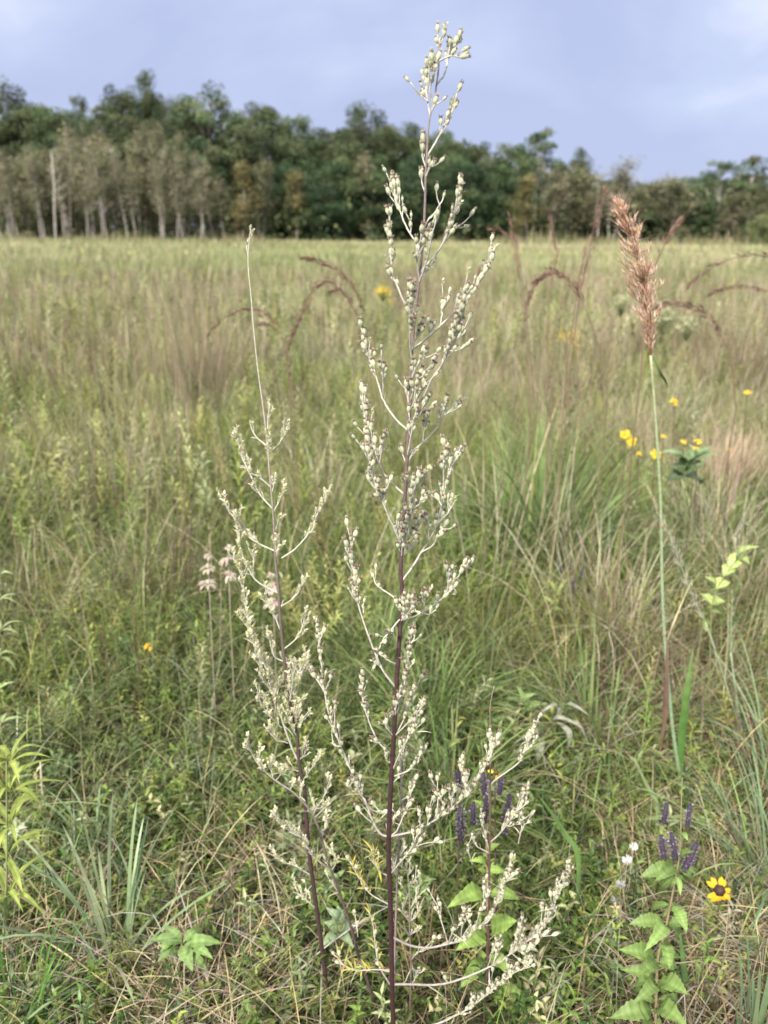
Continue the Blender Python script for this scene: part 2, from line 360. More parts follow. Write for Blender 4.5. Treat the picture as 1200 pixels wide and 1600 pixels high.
for px,py,r,k,ts,pal in ((300,1240,.16,300,[0,1,3],[GM,GM,GB]),(880,1330,.13,420,[0,3],[GM,GD,GM]),(1120,1280,.14,300,[0,3,1],[GM,GM]),(930,1460,.10,300,[3,0],[GD,GM]),
        (640,1520,.10,70,[1,2],[GM,GD]),(860,1560,.09,90,[1,2],[GD,GM]),(170,1180,.14,90,[2,1],[GM,GB]),(480,1500,.09,70,[0,2],[GB,GM]),(820,1110,.22,130,[0,1],[GM,GB,GY]),
        (230,760,.7,160,[2,4],[GY,GM]),(120,640,1.2,200,[2,4],[GY,GY,GM]),(700,1430,.08,60,[1,2],[GY,GM])):
    g=G(px,py); cover(k,(rng.normal(g[0],r,k),rng.normal(g[1],r,k)),ts,pal,.55,1.2)
tag(mb.build('ground_cover',M_LEAF),'low leafy green plants and clover covering the ground','ground cover',kind='stuff')

# upright yellow-green forbs of the middle distance
TF=[]
for s in range(4):
    q=MB(); r=random.Random(50+s); h=.5
    tube(q,[V(0,0,0),V(.01,0,.25),V(r.uniform(-.03,.03),r.uniform(-.03,.03),h)],[.003,.0012],V(.8,.75,.6),3)
    for i in range(34):
        t=.15+.85*(i+.5)/34; a=i*2.4; L=(.11-.07*t)*r.uniform(.7,1.2); e=r.uniform(.3,1.05)
        leaf(q,V(0,0,h*t),V(math.cos(a)*math.cos(e)*L,math.sin(a)*math.cos(e)*L,h*t+math.sin(e)*L),L*.24,V(0,0,1),V(1,1,1)*r.uniform(.75,1.2),.12,.15,3)
    TF.append(T(q))
mb=MB()
def forb(n,x,y,pal,s0,s1):
    j=rng.integers(0,4,n)
    for q in range(4):
        k=j==q; m_=k.sum(); c=jit(speckle(pick(pal,m_),.16,.07),.25)
        if m_: stamp_many(mb,TF[q],np.stack([x[k],y[k],np.zeros(m_)],-1),rng.uniform(s0,s1,m_),rng.random(m_)*2*PI,rng.normal(0,.30,m_),c)
n=1900; x,y=wedge(n,2.6,9.5,.3); n=len(x); kp=(.6*vn(x,y,1.1,2)+.4*vn(x,y,.4,5)+.14*(x<0)>.50)&(y>2.3+.8*vn(x,y,.5,1)+.9*(x>0)); forb(kp.sum(),x[kp],y[kp],[GY,GY,GM,GP,(.32,.32,.13),(.22,.26,.10)],.45,1.05)
n=150; x,y=wedge(n,1.5,3.2,.3); n=len(x); forb(n,x,y,[GM,GY,GB],.25,.55)
n=5200; x,y=wedge(n,7,26,-.3); n=len(x); kp=.6*vn(x,y,2.2,5)+.4*vn(x,y,.7,2)>.47; forb(kp.sum(),x[kp],y[kp],[GY,GM,GP,GP,(.38,.38,.22)],.75,1.35)
for (px_,py_,R,k_,pal_) in ((120,600,.9,150,[(.52,.54,.18),(.44,.48,.14),GP]),(250,575,.8,130,[(.52,.54,.18),(.46,.48,.18)]),(330,640,.7,90,[(.40,.45,.13),GY]),(440,640,.6,70,[(.40,.45,.13),GY]),(60,700,.5,80,[(.42,.44,.16),GY]),(150,730,.4,70,[(.44,.46,.18),GP]),(500,610,.8,80,[(.40,.43,.18),GY]),
        (540,660,.5,60,[(.40,.44,.14),GY]),(1100,600,.9,90,[(.42,.42,.22),GP]),(780,620,.8,70,[(.36,.38,.16),GY]),(1000,640,.5,50,[(.38,.40,.2),GY]),(240,830,.3,60,[(.42,.43,.17),GY]),(420,720,.4,50,[(.40,.44,.16),GY])):
    g=G(px_,py_); n=k_; a=rng.random(n)*6.28; rr=R*np.sqrt(rng.random(n)); forb(n,g[0]+rr*np.cos(a)*1.6,g[1]+rr*np.sin(a),pal_,.42,.78)
# clumps, each with a tone of its own
CL=[]
nc=620; cx,cy=wedge(nc,2.1,15,.05,.6); nc=len(cx)
for i in range(nc):
    lf=1/(1+math.exp(cx[i]/cy[i]*9)); r_=rng.random(); R=rng.uniform(.10,.34)*(.6+.1*cy[i])
    kind='forb' if r_<.14+.26*lf else ('straw' if r_<.48+.18*lf else ('wisp' if r_<.62+.18*lf else 'green')); CL.append((cx[i],cy[i],R,kind))
    if kind=='forb':
        n=int(rng.integers(9,26)); base=np.array([GY,(.36,.38,.13),(.42,.43,.20),GP,(.25,.30,.10),GM][rng.integers(6)])*rng.uniform(.8,1.2)
        j=rng.integers(0,4); c=jit(np.tile(base,(n,1)),.15); a=rng.random(n)*6.28; rr=R*np.sqrt(rng.random(n)); hs=rng.uniform(.3,.75)
        stamp_many(mb,TF[j],np.stack([cx[i]+rr*np.cos(a),cy[i]+rr*np.sin(a),np.zeros(n)],-1),hs*rng.uniform(.75,1.15,n)*(1-.35*(rr/R)**2),rng.random(n)*6.28,rng.normal(0,.38,n),c)
tag(mb.build('leafy_undergrowth',M_LEAF),'upright yellow green leafy stems massed across the middle of the meadow','undergrowth',kind='stuff')

# middle-distance grass
mb=MB()
n=26000; x,y=wedge(n,3.6,15,-.45); n=len(x); f=.45*vn(x,y,1.2,3)+.35*vn(x,y,3.5,6)+.2*rng.random(n)+.06*np.clip((y-5)/6,0,1.3)+.05*(x>0)
c=mixc(GM,(.36,.37,.12),np.clip(rng.normal(.6,.3,n),0,1)); b=f>.61; c[b]=pick([ST,TN,PB,GR,(.52,.46,.32)],b.sum(),[.32,.2,.14,.12,.22])
c=speckle(c,.12,.13); gp=.6*vn(x,y,.7,6)+.4*vn(x,y,2.1,1); k=(gp>.60)&(rng.random(n)<.75); c[k]=mixc((.40,.31,.24),(.52,.45,.32),rng.random(k.sum())); k=(gp<.36)&(rng.random(n)<.6); c[k]=mixc((.10,.13,.04),(.13,.10,.055),rng.random(k.sum()))
L=rng.uniform(.25,.62,n)*np.clip(.6+.06*y,.7,1.1)
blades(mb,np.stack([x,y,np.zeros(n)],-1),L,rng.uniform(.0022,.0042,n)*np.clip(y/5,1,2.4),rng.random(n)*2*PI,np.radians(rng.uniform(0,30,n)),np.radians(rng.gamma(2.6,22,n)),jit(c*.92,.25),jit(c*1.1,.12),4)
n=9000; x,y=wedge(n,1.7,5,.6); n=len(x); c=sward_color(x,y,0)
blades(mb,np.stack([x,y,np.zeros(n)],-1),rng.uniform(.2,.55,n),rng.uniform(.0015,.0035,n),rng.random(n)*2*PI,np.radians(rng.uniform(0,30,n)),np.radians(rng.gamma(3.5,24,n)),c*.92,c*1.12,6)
for (x0,y0,R,kind) in CL:
    if kind=='forb': continue
    n=int({'straw':90,'wisp':70,'green':110}[kind]*rng.uniform(.6,1.4)*min(1.6,.55+.14*y0)); a=rng.random(n)*6.28; rr=R*np.sqrt(rng.random(n)); sc=max(1,y0/5)
    if kind=='straw': base=np.array([(.52,.45,.30),(.44,.36,.24),(.56,.50,.36),(.40,.33,.25)][rng.integers(4)]); L=rng.uniform(.3,.55); bd=(3,22)
    elif kind=='wisp': base=np.array([(.22,.165,.11),(.34,.265,.19),(.17,.125,.08),(.44,.36,.25)][rng.integers(4)]); L=rng.uniform(.5,.85); bd=(2,10)
    else: base=np.array([(.10,.16,.04),(.20,.26,.07),(.30,.33,.11),(.26,.31,.09)][rng.integers(4)]); L=rng.uniform(.3,.6); bd=(3,26)
    base=base*rng.uniform(.85,1.15); c=jit(np.tile(base,(n,1)),.2)
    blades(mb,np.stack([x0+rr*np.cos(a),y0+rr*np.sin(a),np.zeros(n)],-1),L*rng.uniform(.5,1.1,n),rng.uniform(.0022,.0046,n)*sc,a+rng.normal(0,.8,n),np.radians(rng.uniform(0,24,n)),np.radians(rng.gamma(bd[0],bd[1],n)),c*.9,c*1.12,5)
tag(mb.build('tall_grass',M_GRASS),'mixed green and straw coloured tall grass of the middle meadow','grass',kind='stuff')
# brown seeding bluestem haze
mb=MB()
n=6000; x,y=wedge(n,5.2,22,-.3); n=len(x); kp=(vn(x,y,1.5,7)+.22*np.clip((y-5)/6,0,1.2)+.10*np.abs(np.clip(x/np.maximum(y,1)*2,-1,1)))>.56; x,y=x[kp],y[kp]; n=len(x)
tt=np.clip((.5*vn(x,y,.9,3)+.5*vn(x,y,.3,1)-.32)*3.0,0,1); c=jit(mixc((.19,.14,.09),(.60,.53,.37),tt)*.6+.4*pick([PB,(.36,.29,.19),TN,(.46,.39,.26)],n),.15)
blades(mb,np.stack([x,y,np.zeros(n)],-1),rng.uniform(.42,.82,n)*(1-.12*np.clip((y-8)/8,0,1)),rng.uniform(.0020,.0044,n)*np.clip(y/5,1,2.6),rng.random(n)*2*PI,np.radians(rng.uniform(0,14,n)),np.radians(rng.gamma(2,15,n)),c*.95,c*1.12,4)
tag(mb.build('seeding_grass',M_STRAW),'hazy pinkish brown seeding grass standing over the greener meadow','grass',kind='stuff')
# far meadow up to the wood
mb=MB()
n=78000; x,y=wedge(n,13,101,-.75,1.5); n=len(x)
f=.55*vn(x/5,y,3.2,2)+.25*vn(x/3,y,9,4)+.2*vn(x,y,1.2,1)+rng.normal(0,.05,n)
c=mixc((.22,.25,.10),(.56,.50,.31),np.clip((f-.33)*3.2,0,1)); gb=np.clip((.6*vn(x/6,y,4,7)+.4*vn(x/3,y,1.7,3)-.42)*4,0,1)*(y>12); c=c*(1-.8*gb[:,None])+np.array((.26,.33,.12))*.8*gb[:,None]; c=speckle(c,.06,.05); b=(rng.random(n)<.10); c[b]=pick([PB,(.35,.27,.19),ST],b.sum())
rb=(y<26)&(vn(x/3,y,4,6)>.55); c[rb]=mixc(c[rb],(.30,.20,.14),.55*np.ones(rb.sum()))
blades(mb,np.stack([x,y,np.zeros(n)],-1),rng.uniform(.24,.5,n)*(.55+.9*(.6*vn(x/2,y,2.5,6)+.4*vn(x,y,.9,2))),rng.uniform(.7,1.5,n)*y*.00085,rng.random(n)*2*PI,np.radians(rng.uniform(0,22,n)),np.radians(rng.gamma(2,14,n)),jit(c*.95,.12),jit(c*1.05,.1),2)
n=9000; x=rng.uniform(-52,52,n); y=rng.uniform(66,80,n); hh=np.clip(vn(x,y*.3,3.1,1)*.6+vn(x,y*.3,1.1,4)*.4-.42,0,1)*4
c=jit(pick([(.20,.23,.09),(.30,.29,.14),(.34,.28,.18),(.15,.18,.07),(.26,.20,.13)],n),.2); blades(mb,np.stack([x,y,np.zeros(n)],-1),.25+hh*rng.uniform(.4,1.0,n),rng.uniform(.05,.11,n),rng.random(n)*6.28,np.radians(rng.uniform(0,22,n)),np.radians(rng.uniform(0,50,n)),c,c*1.1,2)
n=1500; x,y=wedge(n,13,60,-.7); n=len(x); kp=vn(x/3,y,5,3)>.60; x,y=x[kp],y[kp]; n=len(x)   # far goldenrod specks
c=jit(np.tile((.44,.40,.14),(n,1)),.15); blades(mb,np.stack([x,y,np.full(n,.42)],-1),rng.uniform(.08,.16,n),.0026*y*rng.uniform(.6,1.3,n),rng.random(n)*2*PI,np.radians(rng.uniform(0,40,n)),np.radians(rng.uniform(0,60,n)),c,c,2)
tag(mb.build('far_meadow',M_STRAW),'pale green and straw coloured meadow running back to the wood','meadow',kind='stuff')
# ------------------------------------------------------------------ flowering sage
def bud_t(seed, open_=0.0, wither=0.0):
    q=MB(); r=random.Random(seed)
    a,b=V(.66,.68,.44),V(.84,.83,.64)
    prof=[(.08,0),(.20,.10),(.40,.27),(.50,.44),(.47,.57),(.37,.69),(.29+.1*open_,.78),(.31+.16*open_,.85)]
    sides=8; rr=np.array(prof)*V(.43,1.)
    ang=np.linspace(0,2*PI,sides,endpoint=False); ridge=np.where(np.arange(sides)%2==0,1.09,.93)
    v=[];c=[]
    for k,(ra,z) in enumerate(rr):
        for j in range(sides):
            v.append(V(ra*ridge[j]*math.cos(ang[j]),ra*ridge[j]*math.sin(ang[j]),z))
            cc=a*(1-.5*(j%2))+b*.5*(j%2) if j%2 else a*.82
            c.append(cc*(1-.25*wither)+V(.25,.16,.1)*wither*.5)
    i=np.arange(len(prof)-1)[:,None]*sides; j=np.arange(sides)[None]; kk=(j+1)%sides
    q.add(np.array(v),np.stack([i+j,i+kk,i+sides+kk,i+sides+j],-1).reshape(-1,4),np.array(c))
    br=V(.20,.115,.075)
    lathe(q,[(.14+.07*open_,.82),(.155+.10*open_,.87),(.10+.12*open_,.92),(.02,.94+.02*r.random())],np.array([br*1.6,br,br*.7,br*.8]),7,.15)
    for t in range(5+int(5*open_)):
        an=r.random()*6.28; d=V(math.cos(an)*(.13+.3*open_),math.sin(an)*(.13+.3*open_),1.02+r.uniform(0,.12)); b0=V(math.cos(an)*.12,math.sin(an)*.12,.88)
        tube(q,[b0,(b0+d)/2+V(0,0,.03),d],[.035,.02],V(.45,.30,.22) if t%2 else V(.62,.55,.46),3)
    for t in range(3):                 # bracts at the foot of the head
        an=r.random()*6.28; leaf(q,V(0,0,.02),V(math.cos(an)*.28,math.sin(an)*.28,.34),.13,V(0,0,1),V(.44,.46,.33),.1,.2,4)
    return T(q)
BUDS=[bud_t(1),bud_t(2,.3),bud_t(3,.1,.2),bud_t(4,.8,.5)]
def bract_t(seed):
    q=MB(); r=random.Random(seed)
    for t in range(6):
        z=.12*t; an=t*2.4; leaf(q,V(0,0,z),V(math.cos(an)*.24,math.sin(an)*.24,z+.42),.23,V(0,0,1),V(.68,.66,.49)*r.uniform(.85,1.1),.05,.3,4)
    return T(q)
BRACT=[bract_t(1),bract_t(2),bract_t(3)]
def sage(name,label,stem,Y,rad,scol,brs,bud_len=.0130,small=False,tw=V(.50,.47,.40),tw0=None,leafy=.0,shades=None,seed=1,focus_w=1.0):
    """stem: pixels from the top down; Y(py) distance; brs: (root..tip pixels, heads per 100 px, bare fraction, depth lean)"""
    global rng; keep=rng; rng=np.random.default_rng(seed)
    lower=lambda p:[(x,y+max(0,200-y)*.12) for x,y in p]; stem=lower(stem); brs=[(lower(b[0]),)+tuple(b[1:]) for b in brs]
    pts=[W(x,y,Y(y)) for x,y in stem]
    base=V(pts[-1][0]+(pts[-1][0]-pts[-2][0])*.2,pts[-1][1],-.01)
    if pts[-1][2]>.02: pts.append(base)
    else: pts[-1][2]=-.01
    root=thing(name,(pts[-1][0],pts[-1][1],0),label,'plant','flowering sage plants')
    q=MB(); sp=smoothp(pts[::-1],4); tube(q,sp,rad,np.array(scol),8)
    part(q,'stem',M_STEM,root)
    for bi,br in enumerate(brs):
        px,dens,bare=br[0],br[1],br[2]; lean=br[3] if len(br)>3 else rng.uniform(-.6,.6); yel=br[4] if len(br)>4 else 0
        sx=np.interp(px[0][1],[p[1] for p in stem],[p[0] for p in stem]); px=([(sx,px[0][1]+1)]+list(px[1:])) if abs(sx-px[0][0])<9 else px
        cum=np.concatenate([[0],np.cumsum([math.dist(px[i],px[i+1]) for i in range(len(px)-1)])])
        y0=Y(px[0][1]); P=np.array([W(x,y,y0+lean*cm/1000.) for (x,y),cm in zip(px,cum)])
        P=smoothp(P,4); seg=np.concatenate([[0],np.cumsum(np.linalg.norm(np.diff(P,axis=0),axis=1))]); L=seg[-1]
        low=np.clip((px[0][1]-1000)/350,0,1); c0=tw*(1-.5*low)+V(.20,.13,.13)*.5*low if tw0 is None else tw0
        qt=MB(); r0=(.0009+.0042*L*.9) if not small else (.0009+.003*L)
        P=P+rng.normal(0,.0006,P.shape)*np.linspace(0,1,len(P))[:,None]
        tube(qt,P,[min(r0,.0019),.0007],np.array([c0,tw*1.1]),5)
        qb=MB(); nh=max(1,int(cum[-1]*dens*.80/100)); tot=cum[-1]
        at=lambda s:V(*[np.interp(s*L,seg,P[:,k]) for k in range(3)])
        for h in range(nh+1):
            s=max(.3,1-.75*bud_len/max(L,.01)) if h==nh else bare+(1-bare)*((h+rng.uniform(.1,.9))/nh)
            p=at(s); t=nrm(at(min(1,s+.03))-at(max(0,s-.05))); pr=nrm(np.cross(t,rng.normal(0,1,3)))
            d=nrm(t*.75+pr*(rng.uniform(.25,.85) if h<nh else .1)+V(0,0,.55)); pl=rng.gamma(2.2,.0025) if h<nh else .001
            if rng.random()<.12 and h<nh: pl+=.008
            e=p+d*pl; d2=nrm(d*.7+t*.35+V(0,0,.3)+rng.normal(0,.15,3))
            if pl>.002: tube(qt,[p,(p+e)/2+pr*.0008,e],[.0007,.0006],tw*.95,4)
            sz=bud_len*(.85 if px[0][1]<470 else 1)*rng.uniform(.7,1.18)*(1-.25*(h%3==0))
            tint=rng.uniform(.82,1.1)*V(1,1,1)
            if yel and rng.random()<yel:
                for k in range(3): 
                    dd=nrm(t*.6+rng.normal(0,.6,3)+V(0,0,.5)); leaf(qb,p,p+dd*sz*rng.uniform(.9,1.9),sz*.26,V(0,0,1),V(.52,.42,.08) if rng.random()<.6 else V(.40,.42,.12),.1,.2,4)
                continue
            if small or rng.random()<.10: stamp(qb,BRACT[rng.integers(3)],e,basis(d2,rng.random()*6.28)*sz*V(1.15,1.15,.85),tint*(V(1.02,1,.92) if rng.random()<.8 else V(.8,.84,.6)))
            else: stamp(qb,BUDS[rng.choice(4,p=[.52,.24,.18,.06])],e,basis(d2,rng.random()*6.28)*sz,tint)
        nl=int(cum[-1]*(leafy+.012*(1+2*low)))
        for k in range(nl):
            s=rng.random()**1.3*.9; p=at(s); t=nrm(at(min(1,s+.03))-at(max(0,s-.05))); d=nrm(t*.7+rng.normal(0,.55,3)+V(0,0,.25)); l=rng.uniform(.006,.018)*(1+low)
            ribbon(qt,[p,p+d*l*.6,p+d*l+V(0,0,-l*.12)],[.0012,.0016,.0004],V(.36,.37,.24) if rng.random()<.8 else V(.45,.42,.32),side=rng.normal(0,1,3),fold=.2)
        b=part(qt,'branch',M_STEM,root); sub(qb,'flower_heads',M_BUD,b,root)
    rng=keep; return root

MAIN=[(685,40),(687,70),(685,100),(682,122),(679,150),(672,178),(669,205),(667,240),(665,275),(664,320),(661,375),(656,430),(650,480),(644,540),(642,580),(641,625),(638,680),(635,735),(632,785),(629,840),(626,890),(628,925),(625,985),(622,1030),(619,1080),(616,1140),(613,1190),(610,1240),(608,1290),(607,1330),(609,1385),(611,1450),(612,1500),(613,1560),(615,1615)]
MB_=[
 ([(685,122),(694,105),(699,82),(705,62),(716,46)],20,.45,.2),
 ([(672,178),(668,150),(665,125),(668,92)],22,.3,.1),
 ([(677,160),(672,135),(676,108),(681,86)],15,.45,-.2),
 ([(668,152),(658,143),(651,137)],10,.6,.1),([(675,168),(681,157),(687,155)],12,.5,-.2),
 ([(684,110),(686,75),(686,42)],14,.6,.1),([(690,80),(704,72),(718,74)],14,.6,-.1),
 ([(669,244),(681,222),(692,200),(701,180),(711,153)],14,.35,.2),
 ([(666,262),(660,243),(661,226)],22,.4,.1),([(665,276),(672,262),(680,258)],20,.4,-.3),([(664,300),(659,285),(661,268)],10,.5,.2),
 ([(659,403),(651,380),(640,364),(628,338),(619,312),(613,284)],16,.55,.3),
 ([(641,366),(643,350),(641,345)],14,.5,.0),
 ([(662,358),(668,345),(681,330),(690,314),(695,297)],4,.2,.3),
 ([(661,372),(668,358),(680,350),(683,343)],16,.4,-.5),
 ([(658,425),(668,412),(681,398),(695,373),(706,346),(713,325),(719,292)],17,.4,-.1),
 ([(700,362),(711,357),(718,351)],22,.4,.3),
 ([(657,440),(667,408),(672,385),(676,362)],8,.3,-.4),
 ([(656,436),(652,410),(654,382)],14,.5,-.3),([(655,440),(662,428),(670,420)],8,.5,.2),
 ([(644,500),(634,477),(622,450),(613,427),(611,402),(609,375),(612,346)],13,.35,.1),
 ([(643,560),(640,530),(641,500),(640,468),(648,446)],18,.35,-.4),
 ([(646,545),(665,530),(690,507),(714,483),(737,457),(752,432),(762,410),(772,390)],15,.42,.3),
 ([(688,509),(691,492),(697,470)],18,.4,.2),([(716,480),(720,466),(726,450)],12,.5,-.3),([(668,527),(673,517),(674,510)],14,.5,.0),
 ([(645,548),(649,530),(659,513)],16,.3,-.3),
 ([(643,640),(660,622),(675,592),(690,570),(701,547),(709,525),(717,504),(724,482)],26,.50,-.3),
 ([(700,548),(712,548),(722,545)],22,.5,.1),([(705,535),(714,528),(724,514)],22,.3,.5),
 ([(642,600),(648,580),(656,565),(664,558)],22,.2,-.6),([(642,625),(650,600),(660,588),(670,585)],22,.2,-.4),([(641,640),(650,625),(660,610),(668,596)],20,.2,-.7),
 ([(641,712),(642,682),(646,658),(655,644),(665,628)],20,.3,-.3),([(641,640),(637,620),(634,606)],22,.4,.1),([(646,660),(656,650),(666,640)],14,.3,.2),
 ([(642,709),(660,692),(680,672),(692,652),(703,641),(717,628)],15,.5,.3),([(661,688),(662,675),(664,658)],18,.5,-.2),([(690,655),(694,642),(696,634)],24,.3,-.4),
 ([(635,672),(620,657),(605,636),(597,620),(590,597),(582,572),(572,541),(569,516)],10,.55,.2),
 ([(599,618),(598,587),(594,570)],12,.4,-.3),
 ([(634,725),(629,710),(625,700)],4,.5,.2),([(638,722),(645,710),(651,704)],6,.5,.2),
 ([(627,772),(612,755),(597,735),(585,702),(577,680),(570,652),(567,632),(568,616)],24,.42,.2),
 ([(592,728),(596,705),(596,685)],16,.4,-.3),([(588,712),(595,708),(600,703)],14,.4,.3),([(609,752),(603,765),(601,777)],18,.3,-.2),
 ([(632,852),(620,835),(605,802),(590,767),(581,740),(575,710),(565,697)],17,.4,-.1),([(588,765),(577,752),(574,745)],14,.4,.1),([(602,795),(601,775),(602,762)],14,.4,-.3),
 ([(632,908),(645,885),(657,865),(670,845),(682,822),(690,790),(695,762),(702,738),(710,716)],12,.45,.2),
 ([(694,765),(693,733),(696,706)],26,.4,-.2),([(703,738),(708,722),(717,714)],30,.3,.2),([(684,818),(699,802),(708,785)],13,.5,.3),([(690,790),(684,780),(681,776)],10,.5,.2),
 ([(660,862),(675,853),(685,838),(697,826)],16,.4,-.2),([(671,843),(668,820),(667,808)],16,.4,-.4),
 ([(633,856),(640,812),(645,785),(648,762),(660,744)],28,.2,-.7),([(646,770),(638,752),(628,752)],18,.3,-.5),([(642,800),(652,790),(664,783)],22,.2,-.6),
 ([(631,860),(622,835),(617,822)],20,.2,-.4),([(636,850),(645,835),(652,820)],22,.2,-.5),([(631,870),(629,850),(630,838)],22,.2,-.5),([(634,868),(645,855),(648,842)],22,.2,.3),
 ([(615,1074),(600,1050),(587,1022),(577,997),(565,962),(557,930),(552,893),(548,866),(549,846)],20,.58,.1),
 ([(600,1050),(590,1037),(585,1035)],3,.6,.2),([(568,958),(567,943)],6,.5,.0),
 ([(624,940),(605,926),(590,915),(579,893)],5,.3,.3),
 ([(631,970),(655,960),(682,942),(702,924),(712,906),(731,884)],15,.4,.2),([(662,956),(663,940),(667,926)],24,.4,-.3),([(660,957),(670,960),(681,953)],14,.5,.3),([(698,926),(702,905),(705,893)],30,.2,-.3),([(700,926),(708,920),(714,925)],10,.5,.3),
 ([(628,965),(612,983),(597,1003),(590,1024)],13,.25,-.6),([(627,960),(632,948),(636,938)],50,.0,-.9),([(628,955),(622,950),(619,945)],36,.0,-.9),([(628,970),(640,955),(647,945)],44,.0,-.9),([(630,962),(642,943),(651,957)],18,.3,-.7),
 ([(620,1037),(607,1032),(597,1024)],4,.5,.2),
 ([(621,1118),(629,1085),(634,1050),(640,1017),(640,985)],18,.15,-.2),([(638,1010),(646,1000),(650,985)],14,.3,.3),
 ([(619,1153),(630,1125),(643,1092),(652,1072)],18,.3,.3),([(621,1150),(642,1125),(657,1108),(663,1098)],20,.35,-.3),([(616,1120),(620,1098),(626,1086)],24,.2,-.5),
 ([(613,1205),(628,1170),(643,1146),(651,1130)],26,.35,-.2),([(615,1150),(607,1140),(601,1130)],30,.3,-.4),([(613,1190),(606,1190),(602,1180)],26,.4,-.2),([(615,1120),(612,1116),(609,1120)],14,.4,-.4),
 ([(611,1180),(592,1160),(580,1136),(570,1106),(566,1080),(567,1056)],15,.5,.2),([(594,1161),(586,1158)],5,.2,.0),
 ([(613,1213),(637,1205),(650,1192),(660,1174)],14,.4,.3),([(612,1225),(622,1215),(627,1208)],14,.3,.2),
 ([(609,1264),(603,1270),(590,1264),(580,1254)],6,.4,.3),
 ([(610,1306),(620,1298),(632,1270),(645,1230),(650,1222)],15,.35,.3),([(608,1302),(613,1286),(618,1274)],16,.3,.2),
 ([(608,1306),(595,1303),(582,1282),(571,1252),(565,1243),(552,1213),(535,1172),(522,1137),(513,1111),(505,1070),(501,1030),(497,990),(496,975)],12,.22,.15),
 ([(508,1083),(496,1063),(486,1052)],15,.4,.2),([(510,1075),(517,1060),(521,1055)],14,.3,-.3),([(523,1135),(523,1115),(524,1100)],14,.4,.0),([(532,1166),(523,1165),(520,1158)],12,.4,.3),([(554,1216),(545,1230),(543,1222)],6,.4,.2),([(566,1246),(560,1232),(556,1222)],26,.1,-.4),([(571,1256),(586,1268),(604,1271)],4,.4,.3),([(580,1284),(568,1274),(556,1264)],3,.4,.1),
 ([(497,1010),(502,995),(507,985)],14,.3,.1),
 ([(612,1306),(634,1302),(655,1296),(682,1280),(702,1265),(730,1240),(752,1206),(764,1186),(768,1152)],20,.28,.15),
 ([(658,1294),(656,1280),(655,1270)],22,.2,-.3),([(668,1288),(670,1272),(674,1262)],24,.2,.2),([(682,1278),(684,1248),(684,1212)],8,.3,.3),([(696,1268),(690,1250),(692,1240)],26,.2,-.2),([(706,1262),(706,1244),(712,1234)],26,.2,.2),([(726,1244),(728,1222),(732,1210)],24,.2,.2),([(735,1236),(726,1215),(720,1188)],15,.3,.3),([(763,1188),(771,1170),(776,1158)],24,.2,.2),
 ([(612,1366),(630,1342),(645,1322),(655,1297)],16,.4,.0),([(640,1330),(652,1318),(660,1310)],18,.3,.3),([(650,1322),(668,1317),(686,1315)],2,.8,.3),
 ([(612,1462),(640,1477),(670,1481),(702,1474),(722,1469),(742,1452),(762,1440),(770,1424),(779,1405),(788,1378),(800,1345)],20,.38,.2),
 ([(720,1470),(722,1445),(726,1420)],16,.3,.2),([(700,1474),(690,1440),(682,1412)],12,.5,.5),([(742,1450),(752,1420),(762,1395)],18,.2,.2),([(775,1412),(785,1405),(782,1385)],20,.2,-.3),([(700,1475),(708,1455),(716,1448)],18,.2,-.3),([(665,1480),(676,1470),(682,1462)],14,.2,.2),([(784,1385),(796,1372),(806,1364)],20,.2,.2),([(738,1455),(733,1435),(736,1428)],24,.1,.3),
 ([(614,1537),(640,1538),(677,1539),(707,1534),(740,1522),(765,1511),(780,1504),(802,1487),(825,1470),(848,1448),(864,1415),(878,1386),(891,1356)],20,.52,.2),
 ([(800,1488),(808,1460),(818,1440)],24,.2,.2),([(815,1477),(812,1455),(815,1445)],28,.1,-.3),([(822,1472),(836,1462),(855,1460)],26,.1,.3),([(838,1456),(845,1440),(846,1412)],10,.5,.1),([(855,1440),(868,1428),(864,1412)],14,.3,-.2),([(872,1398),(870,1385),(872,1378)],20,.2,.1),([(800,1490),(815,1500),(828,1495)],30,.1,-.3),([(808,1484),(822,1488),(836,1478)],34,.0,.4),([(770,1509),(775,1490),(780,1472)],24,.2,.3),([(700,1535),(692,1525)],4,.5,.2),
 ([(616,1612),(655,1608),(690,1597),(728,1578),(753,1560),(780,1537),(803,1520),(825,1510)],20,.4,-.1),
 ([(752,1560),(762,1548),(770,1535)],26,.1,.2),([(790,1530),(798,1515),(806,1510)],26,.0,.2),([(728,1578),(735,1570),(738,1560)],24,.0,.2),
 ([(606,1413),(590,1404),(577,1395),(565,1380),(553,1357),(547,1346)],20,.35,.2,.75),
 ([(607,1515),(585,1515),(565,1516),(542,1511),(522,1492)],14,.3,.2,.85),
 ([(606,1368),(595,1362),(586,1348),(582,1330)],28,.3,.1,.8),
 ([(604,1542),(592,1508),(586,1470),(582,1442),(575,1422)],13,.2,.2,.5),
]
sage('sage_plant','tallest pale budded sage in focus, its tip above the wood',MAIN,lambda py:.88,[.0040,.0036,.0030,.0022,.0016,.0010,.0006],
 [(.055,.024,.026),(.052,.024,.026),(.062,.03,.032),(.105,.058,.06),(.20,.145,.135),(.20,.145,.135),(.28,.22,.20),(.36,.31,.26)],MB_,seed=3)

